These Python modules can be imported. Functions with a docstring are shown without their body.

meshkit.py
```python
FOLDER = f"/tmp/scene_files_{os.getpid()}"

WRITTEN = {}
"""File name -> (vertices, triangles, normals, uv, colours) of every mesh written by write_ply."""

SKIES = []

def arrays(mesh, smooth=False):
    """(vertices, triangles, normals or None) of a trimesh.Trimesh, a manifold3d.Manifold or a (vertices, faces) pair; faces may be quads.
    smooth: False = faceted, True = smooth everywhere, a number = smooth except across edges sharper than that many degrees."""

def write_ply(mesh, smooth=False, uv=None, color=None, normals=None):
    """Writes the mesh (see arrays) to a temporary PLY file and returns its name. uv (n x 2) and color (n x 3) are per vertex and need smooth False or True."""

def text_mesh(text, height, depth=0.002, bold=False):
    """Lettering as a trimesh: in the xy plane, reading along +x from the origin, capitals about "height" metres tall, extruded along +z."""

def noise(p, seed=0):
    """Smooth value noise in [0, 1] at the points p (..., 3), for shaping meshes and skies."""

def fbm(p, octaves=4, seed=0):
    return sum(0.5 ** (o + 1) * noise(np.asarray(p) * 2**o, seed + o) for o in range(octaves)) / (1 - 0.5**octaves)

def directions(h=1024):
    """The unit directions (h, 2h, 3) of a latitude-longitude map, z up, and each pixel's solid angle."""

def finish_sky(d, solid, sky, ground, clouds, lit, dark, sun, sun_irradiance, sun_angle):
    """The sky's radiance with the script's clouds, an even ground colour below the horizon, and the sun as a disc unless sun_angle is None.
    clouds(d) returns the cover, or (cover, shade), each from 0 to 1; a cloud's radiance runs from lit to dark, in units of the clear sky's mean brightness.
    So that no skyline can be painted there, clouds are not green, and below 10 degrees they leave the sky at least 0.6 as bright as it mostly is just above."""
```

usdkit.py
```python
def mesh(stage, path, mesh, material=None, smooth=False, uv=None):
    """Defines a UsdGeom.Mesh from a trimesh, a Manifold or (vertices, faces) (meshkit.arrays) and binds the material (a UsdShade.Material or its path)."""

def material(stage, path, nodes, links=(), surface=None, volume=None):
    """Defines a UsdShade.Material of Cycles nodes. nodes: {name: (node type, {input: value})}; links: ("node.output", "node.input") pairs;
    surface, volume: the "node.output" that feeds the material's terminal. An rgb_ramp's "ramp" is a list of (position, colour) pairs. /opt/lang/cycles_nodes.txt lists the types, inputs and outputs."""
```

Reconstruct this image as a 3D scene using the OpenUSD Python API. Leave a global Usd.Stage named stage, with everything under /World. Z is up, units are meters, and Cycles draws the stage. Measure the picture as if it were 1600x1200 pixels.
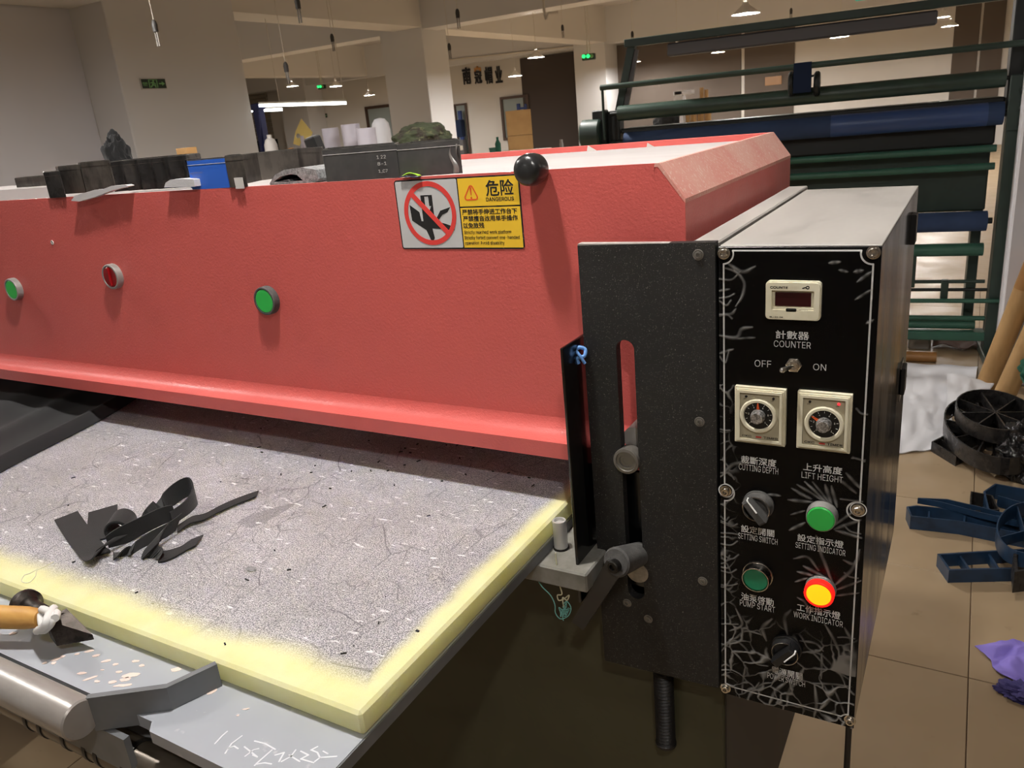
import math, random, glob
import numpy as np
import trimesh, usdkit, meshkit
from trimesh.transformations import rotation_matrix
from shapely.geometry import Polygon, LineString, Point
from shapely import affinity, union_all, box as sbox
from pxr import Usd, UsdGeom, UsdLux, UsdShade, Gf, Sdf

stage = Usd.Stage.CreateInMemory()
UsdGeom.SetStageUpAxis(stage, 'Z'); UsdGeom.SetStageMetersPerUnit(stage, 1.0)
UsdGeom.Xform.Define(stage, '/World')
random.seed(7); rng = np.random.default_rng(7)

# ---------------------------------------------------------------- camera
F = 1232.23                                     # focal length in pixels of the 1600 px wide frame
EYE = np.array([0, 0, 1.479])
ROLL, PITCH, YAW = .0949212, .3232013, -.5435090
_fw = np.array([math.sin(YAW)*math.cos(PITCH), math.cos(YAW)*math.cos(PITCH), -math.sin(PITCH)])
_rt = np.array([math.cos(YAW), -math.sin(YAW), 0]); _dn = np.cross(_fw, _rt)
_c, _s = math.cos(ROLL), math.sin(ROLL)
CM = np.array([_c*_rt + _s*_dn, -_s*_rt + _c*_dn, _fw])   # right, down, forward
cam = UsdGeom.Camera.Define(stage, '/World/camera')
cam.CreateHorizontalApertureAttr(36.0); cam.CreateVerticalApertureAttr(27.0)
cam.CreateFocalLengthAttr(36.0*F/1600)
cam.CreateFStopAttr(20.0); cam.CreateFocusDistanceAttr(0.95)
cam.CreateClippingRangeAttr(Gf.Vec2f(0.05, 200))
cam.CreateExposureAttr(0.0)
m4 = np.eye(4); m4[0, :3] = CM[0]; m4[1, :3] = -CM[1]; m4[2, :3] = -CM[2]; m4[3, :3] = EYE
cam.AddTransformOp().Set(Gf.Matrix4d(*m4.ravel().tolist()))
# ---------------------------------------------------------------- ambient: faint spill from the rest of the hall
dome = UsdLux.DomeLight.Define(stage, '/World/hall_ambient')
dome.CreateIntensityAttr(0.2); dome.CreateColorAttr(Gf.Vec3f(1.0, 0.93, 0.86))
KEY = 1700.0        # emission strength of the bulbs of the two pendants over the press
HALL = 3200.0     # emission strength of the bulbs of the far hall
FILL = 640.0      # emission strength of the added fill bulbs nearer the press
LAMP = (1.0, 0.93, 0.85)

def at(u, v, axis, val):
    """the point of the plane coordinate[axis] = val that pixel (u, v) of the photograph shows"""
    d = CM.T @ np.array([(u-800)/F, (v-600)/F, 1.0]); t = (val-EYE[axis])/d[axis]
    return EYE + t*d
def dep(u, v, D): return EYE + CM.T @ np.array([(u-800)/F*D, (v-600)/F*D, D])

# ---------------------------------------------------------------- naming, things, parts
used = {}
def numbered(path):
    n = used.get(path, -1) + 1; used[path] = n
    return path if n == 0 else f'{path}_{n:03d}'
class Node:
    def __init__(s, prim, base): s.prim, s.base, s.path = prim, np.array(base, float), str(prim.GetPath())
def tag(prim, label=None, cat=None, group=None, kind=None):
    for k, v in (('label', label), ('category', cat), ('group', group), ('kind', kind)):
        if v: prim.SetCustomDataByKey(k, v)
def thing(name, label, cat, base=(0, 0, 0), group=None, kind=None, rz=0):
    x = UsdGeom.Xform.Define(stage, numbered('/World/' + name))
    x.AddTranslateOp().Set(Gf.Vec3d(*map(float, base)))
    if rz: x.AddRotateZOp().Set(float(rz))
    tag(x.GetPrim(), label, cat, group, kind)
    return Node(x.GetPrim(), base)
def part(parent, name, mesh, m, smooth=30, label=None, kind=None, local=False):
    """one Mesh under a thing or part; the mesh is given in world coordinates unless local"""
    if isinstance(mesh, (list, tuple)): mesh = cat(*mesh)
    b = (0, 0, 0) if local else parent.base
    v, f, n = meshkit.arrays(mesh, smooth)
    p = usdkit.mesh(stage, numbered(parent.path + '/' + name), trimesh.Trimesh(mesh.vertices - b, mesh.faces, process=False), MATS[m], smooth)
    tag(p.GetPrim(), label, None, None, kind)
    return Node(p.GetPrim(), b)
def single(name, mesh, m, label=None, cat_=None, group=None, kind=None, smooth=30):
    if isinstance(mesh, (list, tuple)): mesh = cat(*mesh)
    lo, hi = mesh.bounds; b = np.array([(lo[0]+hi[0])/2, (lo[1]+hi[1])/2, lo[2]])
    p = usdkit.mesh(stage, numbered('/World/' + name), trimesh.Trimesh(mesh.vertices - b, mesh.faces, process=False), MATS[m], smooth)
    UsdGeom.Xformable(p).AddTranslateOp().Set(Gf.Vec3d(*map(float, b)))
    tag(p.GetPrim(), label, cat_, group, kind)
    return Node(p.GetPrim(), b)
def struct(name, mesh, m, smooth=False): return single(name, mesh, m, kind='structure', smooth=smooth)
def dup(src, name, base, label, cat_, group=None, rz=0):
    x = UsdGeom.Xform.Define(stage, numbered('/World/' + name))
    x.GetPrim().GetReferences().AddInternalReference(src.prim.GetPath())
    x.GetPrim().SetInstanceable(True)
    x.GetPrim().GetAttribute('xformOp:translate').Set(Gf.Vec3d(*map(float, base)))
    tag(x.GetPrim(), label, cat_, group)
    return Node(x.GetPrim(), base)

# ---------------------------------------------------------------- geometry helpers
def cat(*ms):
    out = []
    for m in ms: out += list(m) if isinstance(m, (list, tuple)) else [m]
    return trimesh.util.concatenate(out)
def bx(x0, x1, y0, y1, z0, z1, b=0.0):
    x0, x1 = min(x0, x1), max(x0, x1); y0, y1 = min(y0, y1), max(y0, y1); z0, z1 = min(z0, z1), max(z0, z1)
    if b <= 0:
        return trimesh.creation.box(bounds=[[x0, y0, z0], [x1, y1, z1]])
    b = min(b, (x1-x0)*.45, (y1-y0)*.45, (z1-z0)*.45); pts = []
    for X, sx in ((x0, 1), (x1, -1)):
        for Y, sy in ((y0, 1), (y1, -1)):
            for Z, sz in ((z0, 1), (z1, -1)):
                pts += [(X, Y+sy*b, Z+sz*b), (X+sx*b, Y, Z+sz*b), (X+sx*b, Y+sy*b, Z)]
    return trimesh.convex.convex_hull(np.array(pts))
def frame_of(d):
    d = np.array(d, float); d /= np.linalg.norm(d)
    a = np.cross(d, [0, 0, 1.0] if abs(d[2]) < .9 else [1.0, 0, 0]); a /= np.linalg.norm(a)
    return a, np.cross(d, a), d
def lathe(prof, p0, axis, n=32):
    """prof: (radius, along) pairs, from the start point p0 along axis; closed at radius 0"""
    a, b, d = frame_of(axis); ang = np.arange(n)*2*np.pi/n
    V, Fc = [], []
    for r, h in prof: V += [np.array(p0) + d*h + r*(math.cos(t)*a + math.sin(t)*b) for t in ang]
    for i in range(len(prof)-1):
        for j in range(n):
            k = (j+1) % n; A, B, C, D = i*n+j, i*n+k, (i+1)*n+k, (i+1)*n+j
            Fc += [(A, B, C), (A, C, D)]
    m = trimesh.Trimesh(np.array(V), Fc, process=False); m.merge_vertices(); m.update_faces(m.nondegenerate_faces())
    return m
def cyl(p0, p1, r, r2=None, n=24, b=0):
    p0, p1 = np.array(p0, float), np.array(p1, float); L = np.linalg.norm(p1-p0); r2 = r if r2 is None else r2
    if b: return lathe([(0, 0), (r-b, 0), (r, b), (r2, L-b), (r2-b, L), (0, L)], p0, p1-p0, n)
    return lathe([(0, 0), (r, 0), (r2, L), (0, L)], p0, p1-p0, n)
def tube(path, r, n=8, closed=False):
    p = np.array(path, float); N = len(p)
    t = np.gradient(p, axis=0); t /= np.linalg.norm(t, axis=1, keepdims=True)+1e-12
    a = frame_of(t[0])[0]; V = []; rr = np.broadcast_to(r, (N,)); ang = np.arange(n)*2*np.pi/n
    for i in range(N):
        a = a - t[i]*np.dot(a, t[i]); a /= np.linalg.norm(a)+1e-12; b = np.cross(t[i], a)
        V += [p[i] + rr[i]*(math.cos(q)*a + math.sin(q)*b) for q in ang]
    Fc = []
    for i in range(N-1):
        for j in range(n):
            k = (j+1) % n; Fc += [(i*n+j, i*n+k, (i+1)*n+k), (i*n+j, (i+1)*n+k, (i+1)*n+j)]
    V += [p[0], p[-1]]; c0, c1 = N*n, N*n+1
    for j in range(n):
        k = (j+1) % n; Fc += [(c0, k, j), (c1, (N-1)*n+j, (N-1)*n+k)]
    return trimesh.Trimesh(np.array(V), Fc, process=False)
def smoothpath(pts, n=8):
    p = np.array(pts, float); out = []
    q = np.vstack([2*p[0]-p[1], p, 2*p[-1]-p[-2]])
    for i in range(1, len(q)-2):
        for s in np.arange(n)/n:
            out.append(.5*((2*q[i]) + (-q[i-1]+q[i+1])*s + (2*q[i-1]-5*q[i]+4*q[i+1]-q[i+2])*s*s + (-q[i-1]+3*q[i]-3*q[i+1]+q[i+2])*s**3))
    out.append(p[-1]); return np.array(out)
def polys(g): return [x for x in getattr(g, 'geoms', [g]) if not x.is_empty and x.area > 0]
def extrude(g, h): return cat([trimesh.creation.extrude_polygon(x, h, engine='earcut') for x in polys(g) if x.geom_type == 'Polygon'])
def place(m, o, X, Y, Z):
    T = np.eye(4); T[:3, 0], T[:3, 1], T[:3, 2], T[:3, 3] = X, Y, Z, o
    m = m.copy(); m.apply_transform(T)
    if np.linalg.det(T[:3, :3]) < 0: m.invert()
    return m
def wallprism(g, y, t):      # polygon drawn in (x, z), extruded from y towards the viewer by t
    return place(extrude(g, t), (0, y, 0), (1, 0, 0), (0, 0, 1), (0, -1, 0))
def floorprism(g, z, t): return place(extrude(g, t), (0, 0, z), (1, 0, 0), (0, 1, 0), (0, 0, 1))
def loop(pts, z, h, t=.003, closed=True):
    """a steel rule bent along a plan path"""
    p = [tuple(q[:2]) for q in pts]
    return floorprism(LineString(p + ([p[0], p[1]] if closed else [])).buffer(t/2, cap_style=2, join_style=2, mitre_limit=2), z, h)
def ribbon(path, widths, updirs, t=.0015):
    """a strip of cloth along path; updirs are the across directions"""
    p = np.array(path, float); w = np.broadcast_to(widths, (len(p),)); tg = np.gradient(p, axis=0); V = []
    for i in range(len(p)):
        a = np.array(updirs[i], float); a /= np.linalg.norm(a); n = np.cross(tg[i], a); n /= np.linalg.norm(n)+1e-12
        for s, q in ((-.5, -.5), (.5, -.5), (.5, .5), (-.5, .5)): V.append(p[i] + a*w[i]*s + n*t*q)
    Fc = []
    for i in range(len(p)-1):
        for j in range(4):
            k = (j+1) % 4; Fc += [(i*4+j, i*4+k, i*4+4+k), (i*4+j, i*4+4+k, i*4+4+j)]
    e = (len(p)-1)*4; Fc += [(0, 2, 1), (0, 3, 2), (e, e+1, e+2), (e, e+2, e+3)]
    m = trimesh.Trimesh(np.array(V), Fc, process=False); m.fix_normals(); return m
def sheet(fn, nu, nv, t=.002):
    """a cloth sheet: fn(u, v) -> point, u and v from 0 to 1, given thickness t along z"""
    U, W = np.meshgrid(np.linspace(0, 1, nu), np.linspace(0, 1, nv), indexing='ij')
    P = np.array([[fn(u, v) for v in W[0]] for u in U[:, 0]]).reshape(-1, 3)
    idx = np.arange(nu*nv).reshape(nu, nv); A, B, C, D = idx[:-1, :-1].ravel(), idx[1:, :-1].ravel(), idx[1:, 1:].ravel(), idx[:-1, 1:].ravel()
    top = np.vstack([np.c_[A, B, C], np.c_[A, C, D]]); n = len(P)
    V = np.vstack([P, P - [0, 0, t]]); bot = top[:, ::-1] + n; ring = list(idx[:, 0]) + list(idx[-1, 1:]) + list(idx[::-1, -1][1:]) + list(idx[0, ::-1][1:])
    side = []
    for a, b in zip(ring[:-1], ring[1:]): side += [(a, a+n, b+n), (a, b+n, b)]
    m = trimesh.Trimesh(V, np.vstack([top, bot, side]), process=False); m.fix_normals(); return m
FONTS = {k: glob.glob('/opt/blender-*/*/datafiles/fonts/' + n)[0] for k, n in (('cjk', 'Noto Sans CJK Regular.woff2'), ('latin', 'Inter.woff2'))}
def glyphs(text, font='latin', bold=0, px=80):
    """lettering as a flat outline, baseline at y 0, one unit = one em"""
    from PIL import Image, ImageDraw, ImageFont
    ft = ImageFont.truetype(FONTS[font], px); x0, y0, x1, y1 = ft.getbbox(text, anchor='ls', stroke_width=bold)
    im = Image.new('L', (x1-x0+8, y1-y0+8)); ImageDraw.Draw(im).text((4-x0, 4-y0), text, 255, ft, anchor='ls', stroke_width=bold)
    on = np.pad(np.asarray(im) > 127, ((0, 0), (1, 1))).astype(np.int8)
    rows, st = np.nonzero(np.diff(on, axis=1) == 1); en = np.nonzero(np.diff(on, axis=1) == -1)[1]
    g = union_all(sbox(st, -rows-1, en, -rows)).buffer(.6).buffer(-.6).simplify(.6)
    return affinity.affine_transform(g, [1/px, 0, 0, 1/px, 0, 0])
def fit(g, x0, x1, z0, z1):
    a, b, c, d = g.bounds; sx, sz = (x1-x0)/(c-a), (z1-z0)/(d-b)
    return affinity.affine_transform(g, [sx, 0, 0, sz, x0-a*sx, z0-b*sz])
def ptext(text, l, r, hpx, y, font='latin', bold=0, t=.00025):
    """text on a wall facing -Y, between the pixels l and r (middle of the line), hpx pixels tall"""
    A, B = at(*l, 1, y), at(*r, 1, y); h = abs(at(l[0], l[1]-hpx/2, 1, y)[2] - at(l[0], l[1]+hpx/2, 1, y)[2]); z = (A[2]+B[2])/2
    return wallprism(fit(glyphs(text, font, bold), A[0], B[0], z-h/2, z+h/2), y, t)

# ---------------------------------------------------------------- materials
def lin(c): return [(x/255/12.92 if x/255 <= .04045 else ((x/255+.055)/1.055)**2.4) for x in c]
MATS = {}
class Graph:
    def __init__(s): s.n, s.l, s.k = {}, [], 0
    def add(s, kind, ins=None, **links):
        s.k += 1; nm = f'n{s.k}'; s.n[nm] = (kind, dict(ins or {}))
        for k, v in links.items(): s.l.append((v, f'{nm}.{k}'))
        return nm
    def done(s, name, surface):
        MATS[name] = usdkit.material(stage, '/World/Looks/' + name, s.n, s.l, surface=surface); return MATS[name]
def pos(g, scale=(1, 1, 1), rot=(0, 0, 0)):
    p = g.add('geometry'); return g.add('mapping', {'scale': scale, 'rotation': rot}, vector=p + '.position') + '.vector'
def noise(g, vec, scale, detail=3, rough=.55, dist=0): return g.add('noise_texture', {'scale': scale, 'detail': detail, 'roughness': rough, 'distortion': dist}, vector=vec) + '.fac'
def ramp(g, fac, stops): return g.add('rgb_ramp', {'ramp': [(p, [c]*3 if np.ndim(c) == 0 else c) for p, c in stops]}, fac=fac) + '.color'
def mixc(g, fac, a, b, kind='mix'):
    ins, ln = {'mix_type': kind}, {}
    for k, v in (('fac', fac), ('color1', a), ('color2', b)):
        if isinstance(v, str): ln[k] = v
        else: ins[k] = v
    return g.add('mix', ins, **ln) + '.color'
def mat(name, col, rough=.5, metal=0, spec=.5, vary=None, specks=None, bump=None, coat=0, stretch=(1, 1, 1), rvar=None, sheen=0, emit=None, trans=0, sss=0):
    """principled; vary = (scale, colour, low, high): noise mixes in a second colour; specks = the same, finer, on top; bump = (scale, distance)"""
    g = Graph(); c = lin(col); ins = {'roughness': rough, 'metallic': metal, 'specular_ior_level': spec}; ln = {}; vec = pos(g, stretch)
    cur = c
    for v in ([vary] if vary else []) + ([specks] if specks else []):
        fac = ramp(g, noise(g, vec, v[0], 4, .6), [(v[2], 0.0), (v[3], 1.0)]); cur = mixc(g, fac, cur, lin(v[1]))
    if isinstance(cur, str): ln['base_color'] = cur
    else: ins['base_color'] = cur
    if coat: ins['coat_weight'] = coat; ins['coat_roughness'] = .08
    if sheen: ins['sheen_weight'] = sheen
    if trans: ins['transmission_weight'] = trans
    if sss: ins.update(subsurface_weight=sss, subsurface_scale=.01, subsurface_radius=(1, .9, .5))
    if rvar: ln['roughness'] = ramp(g, noise(g, vec, rvar[0], 4, .6), [(.35, rvar[1]), (.65, rvar[2])])
    if emit: ins['emission_color'] = lin(emit[0]); ins['emission_strength'] = emit[1]
    if bump:
        b = g.add('bump', {'distance': bump[1], 'strength': 1.0}, height=noise(g, vec, bump[0], 3, .6)); ln['normal'] = b + '.normal'
    s = g.add('principled_bsdf', ins, **ln); return g.done(name, s + '.BSDF')

mat('red_paint', (204, 94, 88), .42, vary=(3, (198, 89, 83), .4, .7), bump=(260, .0005), rvar=(6, .36, .5))
mat('red_dusty', (216, 164, 150), .8, vary=(9, (210, 128, 116), .42, .75), specks=(300, (228, 208, 196), .56, .72))
mat('white_dust', (198, 192, 190), .8, vary=(5, (184, 177, 175), .4, .7), stretch=(.25, 1, 1))
mat('black_plate', (19, 18, 18), .6, vary=(8, (28, 27, 26), .4, .7), specks=(950, (150, 146, 140), .63, .70), bump=(300, .0002))
mat('black_steel', (24, 24, 25), .4, vary=(30, (40, 39, 38), .45, .7))
mat('black_gloss', (8, 8, 9), .22, vary=(25, (22, 22, 22), .5, .75), coat=.4)
mat('black_plastic', (26, 26, 27), .42, bump=(700, .0001))
mat('lever_grey', (50, 49, 48), .45, bump=(700, .0001))
mat('knob_black', (36, 37, 38), .28, vary=(60, (46, 46, 46), .55, .8), coat=.3)
mat('bolt_black', (40, 38, 36), .35, metal=.7)
mat('bolt_grey', (120, 116, 110), .4, metal=.5)
mat('roller_steel', (112, 102, 90), .3, metal=.5, vary=(12, (84, 76, 66), .4, .7))
mat('zinc', (196, 194, 190), .35, metal=.35)
mat('brushed_top', (156, 152, 147), .55, metal=.15, vary=(6, (182, 177, 171), .35, .7), stretch=(1, .35, 1), rvar=(12, .45, .75))
mat('dark_steel_side', (64, 62, 60), .14, metal=.9, vary=(5, (34, 33, 32), .35, .65), stretch=(1, 1.2, .12), rvar=(6, .1, .24))
mat('panel_black', (12, 12, 13), .3, spec=.15, specks=(600, (90, 88, 86), .66, .72))
mat('print_white', (240, 240, 238), .6)
mat('ivory', (226, 220, 196), .45, vary=(30, (214, 206, 178), .4, .7))
mat('ivory_face', (178, 170, 146), .5)
mat('dial_black', (22, 22, 22), .4)
mat('clear_knob', (190, 188, 186), .18, metal=.6, vary=(400, (120, 118, 116), .4, .6))
mat('orange_mark', (226, 92, 40), .5)
mat('print_black', (22, 22, 22), .6)
mat('print_red', (196, 60, 52), .6)
mat('led_window', (52, 14, 18), .18)
mat('chrome', (206, 200, 190), .18, metal=1, rvar=(80, .12, .3))
mat('steel', (150, 148, 144), .32, metal=.85, vary=(60, (110, 108, 104), .4, .7))
mat('green_cap', (52, 158, 92), .35, emit=((60, 190, 100), .04))
mat('green_cap_bright', (48, 172, 74), .3, emit=((50, 200, 80), .05))
mat('green_cap_dark', (26, 120, 84), .35)
mat('red_cap', (136, 16, 22), .16, coat=.6)
mat('lit_orange', (255, 120, 20), .3, emit=((255, 132, 8), 2.6))
mat('lit_red', (255, 40, 30), .3, emit=((255, 22, 16), 1.3))
mat('lit_red_dot', (255, 60, 70), .3, emit=((255, 40, 50), 2.0))
mat('bezel_grey', (150, 148, 144), .4, metal=.3)
mat('dusty_black', (66, 65, 64), .8, vary=(60, (88, 86, 84), .4, .7), bump=(500, .0003))
mat('grey_paint', (166, 170, 178), .38, vary=(3, (156, 160, 167), .4, .7), specks=(40, (182, 184, 188), .64, .7))
mat('grey_paint_dark', (112, 114, 117), .5, vary=(20, (98, 100, 102), .4, .7))
mat('paint_chip', (226, 206, 196), .7)
mat('chalk', (214, 216, 220), .9)
mat('handle_steel', (168, 164, 160), .32, metal=.25, vary=(8, (146, 138, 132), .4, .7), stretch=(.3, 1, 1), rvar=(30, .24, .42))
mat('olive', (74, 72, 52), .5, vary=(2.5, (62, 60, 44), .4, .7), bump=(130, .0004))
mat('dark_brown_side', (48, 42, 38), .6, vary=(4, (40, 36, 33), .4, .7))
mat('bed_grey', (140, 138, 132), .45, vary=(30, (110, 108, 100), .4, .7))
mat('hose_black', (28, 25, 24), .5)
mat('black_cloth', (20, 20, 21), .95, bump=(900, .0004), sheen=.15)
mat('black_cloth_soft', (22, 22, 24), .95, bump=(600, .0004), sheen=.08)
mat('wood', (206, 160, 88), .5, vary=(40, (178, 124, 58), .4, .7), stretch=(.2, 1, 1))
mat('iron', (70, 64, 60), .35, metal=.8, vary=(120, (40, 36, 34), .4, .65), rvar=(60, .25, .6))
mat('white_rubber', (222, 220, 218), .6, bump=(60, .001))
mat('thread_pale', (222, 220, 190), .9)
mat('thread_cyan', (130, 196, 190), .9)
mat('tie_blue', (110, 160, 226), .5)
mat('die_black', (30, 29, 29), .3, vary=(40, (62, 56, 52), .52, .75), rvar=(30, .2, .5))
mat('die_worn', (92, 86, 80), .42, metal=.4, vary=(45, (50, 46, 44), .4, .7), stretch=(1, 1, .6))
mat('die_grey', (78, 77, 77), .34, metal=.3, vary=(20, (96, 94, 92), .45, .75))
mat('die_blue', (40, 96, 196), .45, vary=(18, (112, 108, 120), .63, .74), stretch=(.5, .5, 3))
mat('die_blue_floor', (32, 58, 86), .4, vary=(20, (22, 42, 64), .4, .7))
mat('label_grey', (196, 192, 188), .6)
mat('felt_tape', (120, 116, 112), .25)
mat('felt', (150, 150, 150), .95, vary=(220, (110, 110, 110), .4, .65), specks=(500, (210, 210, 210), .6, .72), bump=(500, .0008))
mat('cloth_grey', (196, 194, 196), .9, bump=(300, .0004))
mat('packet_green', (160, 210, 60), .5)
mat('packet_navy', (40, 46, 80), .5)
mat('sticker_grey', (196, 196, 196), .45)
mat('sticker_yellow', (240, 196, 52), .45)
mat('sticker_red', (222, 66, 60), .5)
mat('sticker_orange', (228, 92, 40), .5)
mat('machine_green', (44, 62, 54), .45, vary=(10, (38, 53, 47), .4, .7))
mat('machine_green_light', (52, 98, 80), .45, vary=(10, (46, 86, 72), .4, .7))
mat('machine_dark', (22, 27, 25), .5)
mat('roller_green', (50, 70, 60), .4, vary=(12, (44, 60, 52), .4, .7))
mat('lamp_housing', (92, 90, 92), .5)
mat('fabric_blue', (42, 60, 92), .85, vary=(6, (48, 68, 102), .4, .7))
mat('fabric_blue_tape', (52, 76, 124), .4)
mat('fabric_navy', (18, 36, 66), .9)
mat('wall_paint', (209, 208, 208), .9, bump=(60, .0005))
mat('wall_cool', (206, 205, 210), .9, bump=(60, .0005))
mat('wall_warm', (213, 209, 203), .9)
mat('ceiling_paint', (190, 186, 184), .95)
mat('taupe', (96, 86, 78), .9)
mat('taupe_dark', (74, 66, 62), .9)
mat('floor_tile', (180, 157, 126), .42, vary=(1.3, (168, 146, 115), .35, .7), specks=(14, (160, 138, 108), .66, .76), rvar=(4, .34, .52))
mat('grout', (120, 98, 76), .9)
mat('tube_card', (176, 140, 92), .75, vary=(14, (156, 120, 74), .4, .7), stretch=(1, 1, .3))
mat('tape_brown', (146, 104, 58), .35)
mat('cardboard', (192, 150, 96), .8, vary=(6, (180, 138, 86), .4, .7))
mat('cardboard_side', (134, 102, 64), .8)
mat('white_fabric', (222, 222, 226), .9, bump=(60, .0005))
mat('brown_strip', (92, 62, 48), .8)
mat('purple_cloth', (142, 126, 214), .9, bump=(300, .0006))
mat('purple_fringe', (70, 64, 118), .95)
mat('green_cloth', (32, 84, 66), .95)
mat('plastic_black', (20, 20, 21), .2, bump=(24, .012))
mat('shade_white', (226, 222, 214), .4)
mat('socket_dark', (60, 58, 56), .6)
mat('cord_white', (206, 200, 190), .7)
mat('bulb_off', (128, 124, 120), .2)
mat('bulb_hall', (255, 250, 240), .5, emit=((255, 250, 244), HALL))
mat('bulb_fill', (255, 250, 240), .5, emit=((255, 251, 246), FILL))
mat('bulb_key', (255, 250, 240), .5, emit=((255, 251, 246), KEY))
mat('tube_lit', (255, 255, 250), .5, emit=((250, 255, 246), 7.0))
mat('exit_dark', (30, 48, 38), .4)
mat('exit_green_paint', (120, 176, 110), .5)
mat('exit_lit', (40, 220, 110), .4, emit=((40, 230, 110), 2.2))
mat('frame_brown', (74, 56, 46), .6)
mat('glass_grey', (150, 160, 158), .2)
mat('shelf_blue', (40, 62, 120), .6)
mat('camo', (56, 62, 42), .95, vary=(9, (48, 42, 34), .45, .55), specks=(16, (84, 86, 58), .58, .64), bump=(12, .01))
mat('roll_lavender', (202, 198, 210), .8)
mat('pattern_yellow', (224, 200, 120), .8)
mat('pink', (232, 130, 190), .8)
mat('shutter', (150, 142, 128), .6)
mat('post_navy', (36, 44, 92), .5)
mat('letter_black', (26, 26, 32), .5)
mat('letter_orange', (206, 150, 90), .5)
mat('teal_sign', (80, 190, 170), .4, emit=((80, 190, 170), .3))
mat('table_top', (186, 176, 160), .6)

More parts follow.
